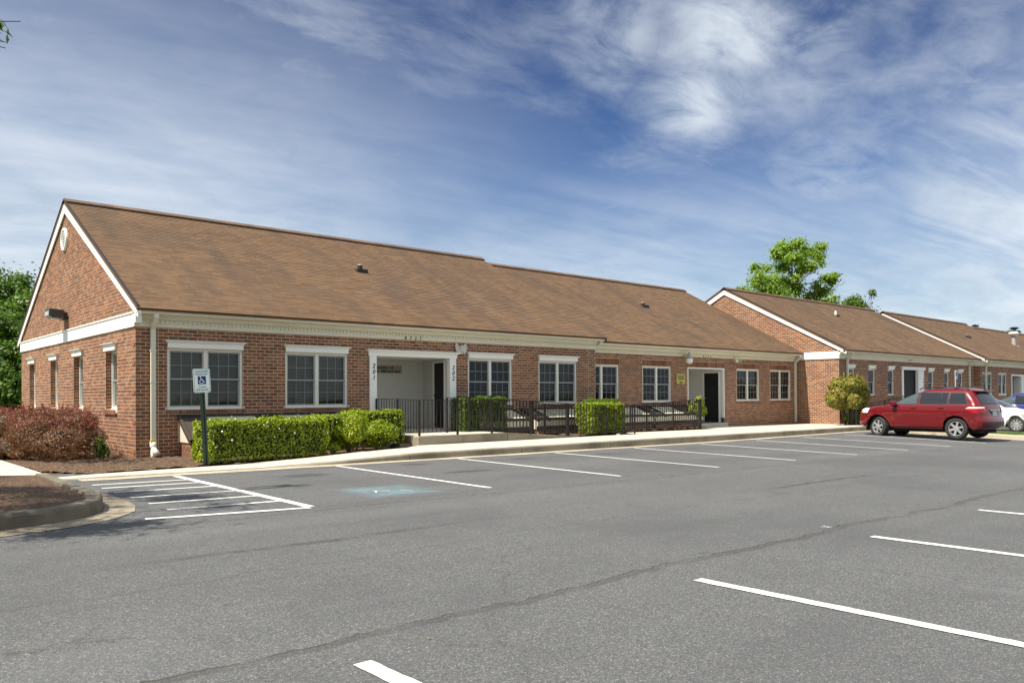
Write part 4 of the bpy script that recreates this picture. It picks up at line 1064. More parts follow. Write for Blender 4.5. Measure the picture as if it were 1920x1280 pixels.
# ================================================================== areaway covers along the front
def cover(x0,x1,Y,zlow,segs,label,root='mulch',band=False,zt=.885,dep=.78):
    """sloping cover on a low brick curb; segs = [(xa,xb,'hatch'|'cream')]"""
    t=thing('areaway_cover',label,'areaway cover',((x0+x1)/2,Y-.4,zlow),group='sloping areaway covers under the windows')
    yf=Y-dep; zf=.36 if not band else .60; 
    m=MB(); m.box(x0+.04,x1-.04,yf+.06,Y-.002,zlow-.25,(.34 if not band else .30)); cb=part('curb',m,'mortar',t)
    f=lambda u,d,z:(u,yf+.05+d,z); g=lambda u,d,z:(x0+.03+d,u,z)
    top=.335 if not band else .295
    part('brick',brick_mesh_data(lay_bricks(x0+.04,x1-.04,zlow-.15,top,[]),f),'brick',cb,kind='stuff')
    part('brick',brick_mesh_data(lay_bricks(yf+.065,Y-.01,zlow-.15,top,[]),g),'brick',cb,kind='stuff')
    sl=(zt-zf)/(dep)
    Z=lambda y:zt-(Y-y)*sl
    if band:
        m=MB(); m.box(x0+.02,x1-.02,yf+.02,yf+.05,.405,zf-.02); part('front_panel',m,'well_cream',t)
        m=MB(); m.box(x0,x1,yf-.0,yf+.055,.30,.40); part('lower_rail',m,'brown_dark',t)
        m=MB(); m.box(x0,x1,yf-.012,yf+.06,zf-.03,zf+.045); part('front_rail',m,'brown_dark',t)
    else:
        m=MB(); m.box(x0,x1,yf,yf+.06,zf-.02,zf+.05); part('front_rail',m,'brown_metal',t)
    # side cheeks
    for x in (x0,x1-.02):
        m=MB(); zb=zf-.02 if not band else .30
        vs=[(xx,y,z) for xx in (x,x+.02) for y,z in ((Y,zb),(yf+.02,zb),(yf+.02,zf),(Y,zt-.01))]
        m.add(vs,[(0,1,2,3),(4,7,6,5),(0,4,5,1),(1,5,6,2),(2,6,7,3),(3,7,4,0)]); part('side_panel',m,'well_cream',t)
    # rakes and infill
    edges=sorted(set([x0]+[s[1] for s in segs]))
    for x in edges:
        m=MB(); xa=min(max(x-.03,x0-.012),x1-.05); 
        vs=[(xx,y,Z(y)+dz) for xx in (xa,xa+.065) for y,dz in ((Y-.002,-.06),(yf+.0,-.06),(yf,.035),(Y-.002,.035))]
        m.add(vs,[(0,1,2,3),(4,7,6,5),(0,4,5,1),(1,5,6,2),(2,6,7,3),(3,7,4,0)]); part('rake_frame',m,'brown_metal' if not band else 'brown_dark',t)
    for a,c,k in segs:
        m=MB(); dz=-.035 if k=='hatch' else 0.0
        a2,c2=a+.035,c-.035
        if k=='hatch':
            m.add([(a2,Y-.01,Z(Y)+.0),(c2,Y-.01,Z(Y)),(c2,yf,Z(yf)+0),(a2,yf,Z(yf)),(a2,Y-.01,Z(Y)-.03),(c2,Y-.01,Z(Y)-.03),(c2,yf,Z(yf)-.03),(a2,yf,Z(yf)-.03)],[(0,1,2,3),(7,6,5,4),(2,3,7,6)])
            h=part('hatch',m,'brown_metal',t); m=MB(); m.box((a+c)/2-.05,(a+c)/2+.05,Y-dep*.5-.015,Y-dep*.5+.015,Z(Y-dep*.5),Z(Y-dep*.5)+.05); part('handle',m,'vent_metal',h)
        else:
            m.add([(a2,Y-.01,Z(Y)-.01),(c2,Y-.01,Z(Y)-.01),(c2,yf+.01,Z(yf)-.01),(a2,yf+.01,Z(yf)-.01)],[(0,1,2,3)]); part('cover_panel',m,'well_cream',t)
            n=max(1,int((c-a)/.62)); m=MB()
            for i in range(1,n+1):
                x=a+(c-a)*i/(n+1); m.beam((x,Y-.02,Z(Y)+.004),(x,yf+.02,Z(yf)+.004),.03,.018)
            part('glazing_bar',m,'cream_trim',t)
    m=MB(); m.box(x0,x1,Y-.06,Y-.002,zt-.02,zt+.03); part('head_flashing',m,'brown_dark',t)
cover(.84,5.05,0,.02,[(.84,1.38,'hatch'),(1.38,2.56,'cream'),(2.56,3.04,'hatch'),(3.04,5.05,'cream')],'brown framed cream cover under the two left windows, half hidden by the clipped hedge',dep=.74)
cover(8.45,10.25,0,.15,[(8.45,10.25,'cream')],'cream sloping cover behind the ramp railing, below the window right of the main doorway',band=True)
cover(10.55,13.05,0,.15,[(10.55,11.0,'hatch'),(11.0,13.05,'cream')],'cream sloping cover with dark hatch left of the box hedge, behind the railing',band=True)
cover(13.98,15.9,.12,.12,[(13.98,15.9,'cream')],'cream sloping cover just right of the box hedge, behind the railing',band=True)
cover(16.0,18.6,.12,.08,[(16.0,16.5,'hatch'),(16.5,17.75,'cream'),(17.75,18.6,'hatch')],'cream sloping cover with two dark hatches left of the 8725 doorway',band=True)
# ================================================================== entry platform, ramp
def ramp():
    t=thing('concrete_ramp','raised concrete landing and ramp edge in front of the 201 and 202 doorway','ramp',(7.5,-1.2,.13))
    zt=lambda x,y:lerpt([(5.6,.345),(8.35,.335),(10.75,.137),(11.2,.132)],x)
    m=MB(); pts=[(5.64,-1.96),(7.0,-1.96),(8.35,-1.96),(8.35,-.02),(5.64,-.02)]
    m.poly(pts,-.1,zt); part('landing',m,'concrete',t)
    m=MB(); m.box(5.625,8.34,-1.975,-1.9601,-.1,.325); m.box(5.625,5.639,-1.96,-.05,-.1,.325); part('landing_edge',m,'kerb_concrete',t)
    m=MB(); m.poly([(8.36,-1.96),(9.5,-1.96),(10.75,-1.96),(11.0,-1.96),(11.0,-.95),(8.36,-.95)],-.1,zt); part('ramp_slab',m,'concrete',t)
    m=MB(); m.add([(x,y,z) for x in (8.36,10.9) for y,z in ((-1.975,-.1),(-1.975,zt(x,0)-.012),(-1.9601,zt(x,0)-.008),(-1.9601,-.1))],[(0,4,5,1),(1,5,6,2),(0,1,2,3),(4,5,6,7)]); part('ramp_edge',m,'kerb_concrete',t)
    m=MB(); m.box(5.3,5.64,-1.7,-1.2,.0,.16); part('broken_concrete',m,'old_concrete',t)
ramp()
# ================================================================== railings
BAL={}
def railing(label,pts,post_at=None,sp=.118,m_='rail_metal',group='dark metal railings along the front walk',gnd=None,clr=.09,postw=.042,balw=.014,name='metal_railing'):
    """pts: [(x,y,ztop,zbottomrail)]"""
    p0=pts[0]; t=thing(name,label,'railing',(p0[0],p0[1],p0[3]-clr),group)
    off=Vector(ORG[t.name])
    for a,b in zip(pts,pts[1:]):
        A=Vector(a[:3]);B=Vector(b[:3]);a0=Vector((a[0],a[1],a[3]));b0=Vector((b[0],b[1],b[3]))
        m=MB(); m.beam(A,B,.036,.014); part('top_rail',m,m_,t); m=MB(); m.beam(a0,b0,.030,.014); part('bottom_rail',m,m_,t)
        L=(B-A).length; n=max(2,int(round(L/sp)))
        for i in range(1,n):
            k=i/n; T=A.lerp(B,k); Bo=a0.lerp(b0,k); h=round(T.z-Bo.z,2)
            if h not in BAL:
                mm=MB(); mm.box(-balw/2,balw/2,-balw/2,balw/2,0,h); BAL[h]=mesh_of('baluster',mm,m_)
            o=bpy.data.objects.new('baluster',BAL[h]); COL.objects.link(o); o.parent=t; o.location=Bo-off
    for i,a in enumerate(pts):
        if post_at and i not in post_at: continue
        zb=a[3]-clr-.10; m=MB(); m.box(a[0]-postw/2,a[0]+postw/2,a[1]-postw/2,a[1]+postw/2,zb,a[2]+.006); part('post',m,m_,t)
    return t
railing('dark railing around the landing and down the front edge of the ramp',[(5.68,-.04,1.215,.44),(5.68,-1.0,1.21,.44),(5.68,-1.92,1.185,.42),(6.80,-1.92,1.18,.42),(7.88,-1.92,1.18,.42),(9.2,-1.92,1.14,.36),(10.56,-1.92,1.055,.24)])
railing('dark railing along the inner side of the ramp, in front of the taller yew hedge',[(7.22,-.93,1.235,.46),(7.95,-.93,1.235,.46),(9.1,-.93,1.18,.40),(10.19,-.93,1.12,.34),(10.66,-.93,1.04,.26),(11.9,-1.0,.99,.22)])
railing('dark railing with the low box hedge behind it',[(10.62,-1.92,1.05,.23),(12.07,-1.90,.985,.20),(13.45,-1.88,.965,.19)],postw=.03)
railing('dark railing rising towards the yellow plaque and the 8725 doorway',[(14.25,-1.04,.95,.19),(15.04,-1.04,.99,.18),(16.4,-1.04,1.05,.18),(17.93,-1.04,1.12,.19)])
railing('short dark railing returning to the wall beside the 8725 doorway',[(18.0,-.98,1.10,.20),(18.35,-.5,1.09,.21),(18.68,-.02,1.08,.22)])
railing('low dark railing below the variegated bush at the corner of the gabled building',[(25.75,-2.72,.80,.10),(27.2,-2.72,.80,.10),(28.9,-2.72,.80,.11)],m_='black_metal')
railing('dark ramp railing partly hidden behind the red car bonnet',[(27.6,-2.2,.85,.15),(29.5,-2.2,1.0,.3),(31.6,-2.2,1.2,.5)],m_='black_metal')
# ================================================================== signs
def parking_sign():
    bx,by,bz=.33,-2.98,.06
    tilt=Vector((-.055,0,1)).normalized()
    t=thing('parking_sign','green and white disabled parking sign on a leaning dark green post before the hedge','sign',(bx,by,bz))
    P=lambda h:Vector((bx,by,bz))+tilt*h
    m=MB(); k=tilt.cross(Vector((0,1,0))).normalized()
    # U channel post
    for dx,dy,w,d in ((0,.012,.05,.006),(-.026,-.004,.006,.03),(.026,-.004,.006,.03),(-.037,-.018,.022,.005),(.037,-.018,.022,.005)):
        a=P(0)+Vector((dx,dy,0)); b=P(1.70)+Vector((dx,dy,0)); m.beam(a,b,w,d,up=(0,1,0))
    part('post',m,'sign_green_post',t)
    m=MB()
    for i in range(38):
        c=P(.18+i*.038)+Vector((0,.005,0)); m.box(c.x-.005,c.x+.005,c.y-.0,c.y+.0012,c.z-.006,c.z+.006)
    part('post_hole',m,'vent_metal',t,kind='stuff')
    w,h=.30,.43; C=P(1.515)+Vector((-.0,-.045,0)); rx=Vector((1,0,.055)).normalized(); rz=tilt
    # face plate turned a touch towards the lot
    def rr(w,h,r,y0,y1,n=6):
        pts=[]
        for cx,cz,a0 in ((w/2-r,h/2-r,0),(-w/2+r,h/2-r,90),(-w/2+r,-h/2+r,180),(w/2-r,-h/2+r,270)):
            for i in range(n+1): a=R(a0+90*i/n); pts.append((cx+r*math.cos(a),cz+r*math.sin(a)))
        vs=[tuple(C+rx*x+rz*z+Vector((0,y,0))) for y in (y0,y1) for x,z in pts]; n2=len(pts)
        return vs,[tuple(range(n2)),tuple(range(n2,2*n2))[::-1]]+[(i,(i+1)%n2,n2+(i+1)%n2,n2+i) for i in range(n2)]
    m=MB(); m.add(*rr(w,h,.035,0,.006)); pl=part('plate',m,'sign_white',t)
    m=MB(); a,f1=rr(w-.022,h-.022,.028,-.0012,-.0012); b,f2=rr(w-.034,h-.034,.024,-.0012,-.0012); n=len(a)//2
    m.add(a[:n]+b[:n],[(i,(i+1)%n,n+(i+1)%n,n+i) for i in range(n)]); part('border',m,'ink_green',pl)
    o=lambda x,z,y=-.0014:tuple(C+rx*x+rz*z+Vector((0,y,0)))
    text_part('lettering','HANDICAPPED',.036,'ink_green',pl,o(0,.158),rx,rz,.0008,depth=.001,width=.225)
    text_part('lettering','PARKING ONLY',.036,'ink_green',pl,o(0,.112),rx,rz,.0008,depth=.001,width=.225)
    text_part('lettering','TOWING',.036,'ink_green',pl,o(0,-.115),rx,rz,.0008,depth=.001,width=.145)
    text_part('lettering','ENFORCED',.038,'ink_green',pl,o(0,-.163),rx,rz,.0008,depth=.001,width=.215)
    m=MB(); m.add([o(-.072,-.066),o(.072,-.066),o(.072,.078),o(-.072,.078)],[(0,1,2,3)]); part('symbol_panel',m,'sign_blue',pl)
    m=MB(); y=-.0024
    def circ(cx,cz,r0,r1,a0=0,a1=360,n=20):
        vs=[];fs=[]
        for i in range(n+1):
            a=R(a0+(a1-a0)*i/n); vs+=[o(cx+r0*math.cos(a),cz+r0*math.sin(a),y),o(cx+r1*math.cos(a),cz+r1*math.sin(a),y)]
        m.add(vs,[(2*i,2*i+1,2*i+3,2*i+2) for i in range(n)])
    def seg(x0,z0,x1,z1,w):
        d=Vector((x1-x0,z1-z0)).normalized(); s=Vector((-d.y,d.x))*w/2
        m.add([o(x0+s.x,z0+s.y,y),o(x1+s.x,z1+s.y,y),o(x1-s.x,z1-s.y,y),o(x0-s.x,z0-s.y,y)],[(0,1,2,3)])
    circ(-.022,.062,0.0,.0105); circ(-.012,-.020,.026,.036,-20,-290+0,22)
    seg(-.020,.048,-.014,.002,.013); seg(-.014,.004,.020,.004,.012); seg(.020,.006,.036,-.034,.012); seg(.034,-.034,.052,-.028,.010); seg(-.016,.026,.012,.026,.010)
    part('wheelchair_symbol',m,'sign_white',pl)
    m=MB(); 
    for z in (.185,-.19): m.lathe([(0,-.004),(.006,-.0035),(.007,0)],8,ax='y',c=o(0,z,0))
    part('bolt',m,'vent_metal',pl)
parking_sign()
def far_sign():
    x,y=31.9,-4.15; z=H(x,y); t=thing('parking_sign','small white and blue parking sign on a thin grey post beyond the cars','sign',(x,y,z))
    m=MB(); m.box(x-.025,x+.025,y-.02,y+.02,z,2.25); part('post',m,'vent_metal',t)
    m=MB(); m.box(x-.12,x+.14,y-.03,y-.021,1.88,2.26); p=part('plate',m,'sign_white',t); m=MB(); m.box(x-.06,x+.07,y-.034,y-.0305,2.0,2.17); part('symbol_panel',m,'sign_blue',p)
far_sign()
# ================================================================== vegetation
def leaves(name,P,N,size,m_,parent=None,asp=.55,rand=.8,kind=None,var=.35):
    P=np.asarray(P,float); N=np.asarray(N,float); n=len(P)
    N=N/(np.linalg.norm(N,axis=1,keepdims=True)+1e-9)+rng.normal(0,rand*.6,(n,3)); N/=np.linalg.norm(N,axis=1,keepdims=True)
    r=rng.normal(size=(n,3)); T=np.cross(N,r); T/=np.linalg.norm(T,axis=1,keepdims=True); B=np.cross(N,T)
    s=(size*(1+rng.uniform(-var,var,n)))[:,None]/2
    off=np.array(ORG.get(parent.name,(0,0,0))) if parent else np.zeros(3)
    V=np.empty((n,4,3)); V[:,0]=P-T*s; V[:,1]=P+B*s*asp+N*s*.18; V[:,2]=P+T*s; V[:,3]=P-B*s*asp+N*s*.18
    V=(V-off).reshape(-1,3)
    me=bpy.data.meshes.new(name); me.vertices.add(4*n); me.vertices.foreach_set('co',V.ravel()); me.loops.add(4*n); me.loops.foreach_set('vertex_index',np.arange(4*n,dtype=np.int32))
    me.polygons.add(n); me.polygons.foreach_set('loop_start',np.arange(0,4*n,4,dtype=np.int32)); me.polygons.foreach_set('loop_total',np.full(n,4,dtype=np.int32))
    me.materials.append(MATS[m_]); me.update(calc_edges=True); me.validate()
    o=link(name,me,parent); ORG[o.name]=tuple(off)
    if kind: o['kind']=kind
    return o
_nd=np.random.default_rng(3).normal(size=(9,3)); _nd/=np.linalg.norm(_nd,axis=1,keepdims=True); _np=np.random.default_rng(4).uniform(0,6.28,9)
def noise3(P,f,seed=0):
    a=np.zeros(len(P))
    for i in range(9): a+=np.sin((P@_nd[i])*f*(.7+.13*i)+_np[i]+seed*(i+1)*.77)
    return a/4.2
def box_hedge(label,cx,cy,z0,lx,ly,h,rot,m_,n,leaf=.035,rnd=.12,cat='hedge',group=None,taper=0.0,flowers=0,name='clipped_hedge',topw=2.2):
    t=thing(name,label,cat,(cx,cy,z0),group)
    A=np.array([lx*ly*topw,lx*h,lx*h*.35,ly*h,ly*h]); A/=A.sum()
    fc=rng.choice(5,n,p=A); u=rng.uniform(-1,1,n); v=rng.uniform(-1,1,n)
    Q=np.zeros((n,3)); N=np.zeros((n,3))
    for k,(a,ax,sg) in enumerate(((2,(0,1),1),(1,(0,2),-1),(1,(0,2),1),(0,(1,2),-1),(0,(1,2),1))):
        i=fc==k; Q[i,a]=sg; Q[i,ax[0]]=u[i]; Q[i,ax[1]]=v[i]; N[i,a]=sg
    # round the edges in metric space
    D=np.array([lx/2,ly/2,h/2]); M=Q*D; inn=D-rnd; C=np.clip(M,-inn,inn); d=M-C; L=np.linalg.norm(d,axis=1,keepdims=True); M=C+np.where(L>1e-6,d/np.maximum(L,1e-6)*np.minimum(L,rnd),0); N=np.where(L>1e-3,d/np.maximum(L,1e-6),N)
    dep=np.abs(rng.normal(0,.040,n)); M-=N*dep[:,None]; M+=N*(noise3(M,6,cx)*.030+noise3(M,22,cy)*.026)[:,None]
    M[:,0]*=1-taper*(1-(M[:,2]/h+.5)); M[:,1]*=1-taper*(1-(M[:,2]/h+.5))
    # sprigs on top
    k=rng.random(n)<.08; M[k]+=N[k]*np.abs(rng.normal(0,.03,k.sum()))[:,None]
    c,s=math.cos(rot),math.sin(rot); X=M[:,0]*c-M[:,1]*s+cx; Y=M[:,0]*s+M[:,1]*c+cy; Z=M[:,2]+h/2+z0
    N2=np.stack([N[:,0]*c-N[:,1]*s,N[:,0]*s+N[:,1]*c,N[:,2]+.25],1)
    leaves('foliage',np.stack([X,Y,Z],1),N2,leaf,m_,t,rand=.9)
    m=MB(); q=.085
    m.poly([(cx+(sx*(lx/2-q))*c-(sy*(ly/2-q))*s,cy+(sx*(lx/2-q))*s+(sy*(ly/2-q))*c) for sx,sy in ((-1,-1),(1,-1),(1,1),(-1,1))],z0+.12,z0+h-q); part('branches',m,'core_shade',t)  # solid dark core, shade between the leaves put into its colour
    m=MB()
    for i in range(max(3,int(lx*5))):
        a=(random.uniform(-.42,.42)*lx,random.uniform(-.3,.3)*ly); x=cx+a[0]*c-a[1]*s; y=cy+a[0]*s+a[1]*c; m.tube([(x,y,z0-.05),(x+random.uniform(-.05,.05),y,z0+.3)],[.014,.008],5)
    part('stem',m,'bark',t,kind='stuff')
    if flowers:
        m=MB()
        for i in range(flowers):
            a=random.uniform(-.47,.47)*lx; b=-ly/2-.0; z=z0+h*random.uniform(.35,1.0); 
            if random.random()<.5: b=random.uniform(-.5,.3)*ly; z=z0+h+.02
            x=cx+a*c-b*s; y=cy+a*s+b*c; r=random.uniform(.012,.028); m.lathe([(0,z+r),(r,z),(0,z-r)],6,c=(x,y,0))
        part('flower',m,'flower',t)
    return t
def lump_shrub(label,c,rad,z0,m_,n,leaf=.035,lumps=9,cat='shrub',group=None,name='shrub',spray=0,fill=.72,core=.5,asp=.55,extra=None):
    t=thing(name,label,cat,(c[0],c[1],z0),group)
    rx,ry,h=rad; cs=[]
    for i in range(lumps):
        a=rng.uniform(0,2*math.pi); e=rng.uniform(-.95,1); 
        cs.append((math.cos(a)*(1-.5*max(0,e)-.1*max(0,-e))*.62,math.sin(a)*(1-.5*max(0,e)-.1*max(0,-e))*.62,e*.55,rng.uniform(.36,.52)))
    cs.append((0,0,.1,.72)); cs=np.array(cs)
    k=rng.integers(0,len(cs),n); d=rng.normal(size=(n,3)); d/=np.linalg.norm(d,axis=1,keepdims=True)
    Q=cs[k,:3]+d*(cs[k,3]*(1-np.abs(rng.normal(0,.12,n))))[:,None]; Q+=d*(noise3(Q,9,c[0])*.055+noise3(Q,21,c[1])*.035)[:,None]
    # drop points buried deep inside
    keep=np.ones(n,bool)
    for j in range(len(cs)):
        keep&=(np.linalg.norm(Q-cs[j,:3],axis=1)>cs[j,3]*fill)
    Q=Q[keep]; d=d[keep]
    if spray:
        s=int(spray); b=Q[rng.integers(0,len(Q),s)]; 
        L=rng.uniform(.05,.28,s)[:,None]; dirn=b*np.array([.7,.7,1])+np.array([0,0,.9]); dirn/=np.linalg.norm(dirn,axis=1,keepdims=True)
        pts=[];nn=[]
        for q in range(7): pts.append(b+dirn*L*q/6+rng.normal(0,.012,(s,3))); nn.append(rng.normal(size=(s,3)))
        up=b[:,2]>.1; pts=[p[up] for p in pts]; nn=[p[up] for p in nn]
        Qs=np.concatenate(pts); ds=np.concatenate(nn)
    S_=np.array([rx,ry,h/2/.95]); zc=z0+h/2
    def W(q): w=q*S_+np.array([c[0],c[1],zc]); w[:,2]=np.maximum(w[:,2],z0+.03); return w
    leaves('foliage',W(Q),d,leaf,m_,t,asp=asp)
    if spray: leaves('shoots',W(Qs),ds,leaf*.9,extra or m_,t,asp=asp,kind='stuff')
    m=MB(); k=10; v=[]; 
    vs=[];fs=[]
    for i in range(k+1):
        th=math.pi*i/k
        for j in range(14): a=2*math.pi*j/14; rr=core*(1+.12*math.sin(3*a+i)); vs.append((c[0]+rx*rr*math.sin(th)*math.cos(a),c[1]+ry*rr*math.sin(th)*math.sin(a),max(z0,zc+h/2*core*math.cos(th)*1.0)))
    for i in range(k):
        for j in range(14): fs.append((i*14+j,i*14+(j+1)%14,(i+1)*14+(j+1)%14,(i+1)*14+j))
    m.add(vs,fs); part('branches',m,'core_shade',t)  # solid blob inside the shrub, coloured as its deep inner shade
    m=MB()
    for i in range(9):
        a=random.uniform(0,6.28); m.tube([(c[0]+math.cos(a)*rx*.15,c[1]+math.sin(a)*ry*.15,z0-.05),(c[0]+math.cos(a)*rx*.45,c[1]+math.sin(a)*ry*.45,z0+h*.45)],[.018,.008],5)
    part('stem',m,'bark',t,kind='stuff')
    return t
# clipped hedge at left: front bottom line from (.15,-2.98) to (2.75,-2.7)
an=math.atan2(.25,2.6)
box_hedge('long low bright green clipped hedge behind the leaning parking sign',1.66,-2.40,.04,2.56,.74,.79,an,'leaf_box',21000,.043,flowers=14)
box_hedge('thin sparse stretch of hedge between the long hedge and the rounded shrub',3.05,-2.16,.50,.8,.5,.38,an,'leaf_box',1500,.045,cat='hedge',name='sparse_hedge')
box_hedge('low dark green hedge top in front of the doorway pilaster, behind the rounded shrubs',4.75,-1.35,.12,1.5,.6,.83,0,'leaf_box',6500,.043,name='clipped_hedge')
lump_shrub('tall rounded green shrub with white flowers at the end of the hedge',(3.72,-2.22),(.52,.48,.82),.10,'leaf_box',13000,.046)
lump_shrub('small rounded yellow green shrub beside the landing corner',(4.62,-2.1),(.46,.42,.66),.10,'leaf_box',9500,.045)
lump_shrub('tiny green sprouts on the mulch in the hedge gap',(3.12,-2.5),(.16,.14,.22),.10,'leaf_box',900,.04,lumps=4)
box_hedge('square dark green yew hedge behind the ramp railing, left of the cream covers',8.62,-.50,.16,1.55,.66,1.06,0,'leaf_yew',17000,.042,name='clipped_hedge')
box_hedge('square bright green box hedge standing by itself before the railings',12.42,-1.48,.13,1.62,.70,.90,0,'leaf_box',18000,.042,taper=.14,name='clipped_hedge')
box_hedge('dark hedge top just behind the square bright box hedge',13.25,-.75,.13,1.4,.4,1.02,0,'leaf_yew',8000,.034,name='clipped_hedge')
# barberry along the gable
lump_shrub('big purple red barberry bush in front of the gable wall',(-1.18,1.45),(.80,2.1,1.12),.02,'leaf_barberry',60000,.040,lumps=22,spray=1500,extra='leaf_barberry_red',fill=.72)
lump_shrub('reddish orange barberry bush at the left edge beside the path',(-1.35,4.6),(.95,1.9,1.05),.02,'leaf_barberry',30000,.044,lumps=14,spray=700,extra='leaf_barberry_red',fill=.72)
lump_shrub('small bright green shoots against the brick by the barberry',(-.72,-.30),(.17,.15,.5),.05,'leaf_yew',600,.05,lumps=4)
lump_shrub('low spreading green and orange plants under the left barberry bush',(-2.0,2.1),(.45,1.5,.42),.02,'leaf_barberry',9000,.05,lumps=8)
# bush at the corner of the gabled building
t=lump_shrub('round yellow green bush with orange tips above the low railing, at the brick corner',(25.92,-2.35),(1.18,.74,1.5),.42,'leaf_nandina',26000,.10,lumps=9,spray=250,core=.45)
m=MB()
for i in range(9):
    a=random.uniform(0,6.28); m.tube([(25.92+.12*math.cos(a),-2.32+.1*math.sin(a),-.05),(25.92+.5*math.cos(a),-2.32+.35*math.sin(a),1.1)],[.03,.02],6)
part('stem',m,'bark',t,kind='stuff')
lump_shrub('dark leafy undergrowth behind the low railing',(26.6,-2.42),(1.1,.22,.66),.05,'leaf_yew',7000,.07,lumps=8,cat='shrub')
lump_shrub('small yellow green shrub behind the railing beside the 8725 doorway',(18.35,-.55),(.42,.28,.75),.45,'leaf_box',4200,.05)
box_hedge('yellow green hedge in front of the far building, above the white car',41.6,-2.95,-.4,1.5,.8,.93,0,'leaf_box',7000,.07,name='clipped_hedge')
# fallen brown twigs at the foot of the barberry
m=MB()
for i in range(12):
    x=random.uniform(-1.7,-.3); y=random.uniform(-1.6,-.6); a=random.uniform(-.6,.6); p=[(x,y,.07)]
    for k in range(4): p.append((p[-1][0]+.1*math.cos(a),p[-1][1]+.1*math.sin(a),.07+random.uniform(0,.07))); a+=random.uniform(-.7,.7)
    m.tube(p,[.008]*5,5)
o=solo('fallen_twigs',m,'bark','pale dead twigs lying on the mulch below the barberry','twigs'); o['kind']='stuff'
# grass tufts
def tufts(name,xs,ys,n,h,zf):
    P=np.stack([rng.uniform(*xs,n),rng.uniform(*ys,n)],1); V=[];F=[]
    for (x,y) in P:
        z=zf(x,y); a=random.uniform(0,3.14); w=.006; hh=h*random.uniform(.5,1.2); dx,dy=math.cos(a)*w,math.sin(a)*w; lx,ly=random.uniform(-.03,.03),random.uniform(-.03,.03); i=len(V)
        V+=[(x-dx,y-dy,z),(x+dx,y+dy,z),(x+lx,y+ly,z+hh)]; F.append((i,i+1,i+2))
    m=MB(); m.v=V; m.f=F; struct(name,m,'leaf_wood',kind='stuff')
def grass_island():
    z=lambda x,y:H(x,y)+.15
    pts=[(24.75,-5.3),(24.62,-6.4),(24.62,-7.6),(24.75,-8.6),(25.1,-9.4),(25.7,-9.8),(26.6,-9.8),(27.1,-9.3),(27.25,-8.4),(27.25,-5.0),(26.5,-4.4),(25.4,-4.5)]
    n=len(pts); c=(25.95,-7.1); inn=[(x+(c[0]-x)*.14,y+(c[1]-y)*.06) for x,y in pts]; ap=[(x-(c[0]-x)*.22,y-(c[1]-y)*.10) for x,y in pts]
    ko=sroot('grass_island_kerb')
    for i in range(n):
        j=(i+1)%n; m=MB(); vs=[]
        for k in (i,j):
            o,q=pts[k],inn[k]; vs+=[(o[0],o[1],H(*o)-.1),(o[0]+(q[0]-o[0])*.1,o[1]+(q[1]-o[1])*.1,z(*o)-.03),(o[0]+(q[0]-o[0])*.25,o[1]+(q[1]-o[1])*.25,z(*o)),(q[0],q[1],z(*o)),(q[0],q[1],H(*o)-.1)]
        m.add(vs,[(k,k+1,6+k,5+k) for k in range(4)]); part('kerb_stone',m,'gutter_concrete',ko)
    m=MB(); m.add([(x,y,H(x,y)+h) for k in range(n) for (x,y),h in ((ap[k],.007),(pts[k],.012))],[(2*i,2*i+1,(2*i+3)%(2*n),(2*i+2)%(2*n)) for i in range(n)]); struct('grass_island_gutter',m,'gutter_concrete')
    m=MB(); m.add([(x,y,z(x,y)-.02) for x,y in inn]+[(c[0],c[1],z(*c)+.04)],[(i,(i+1)%n,n) for i in range(n)]); struct('grass_strip',m,'grass')
    tufts('grass_blades',(24.95,27.0),(-9.5,-4.7),9000,.07,lambda x,y:z(x,y)-.02)
grass_island()
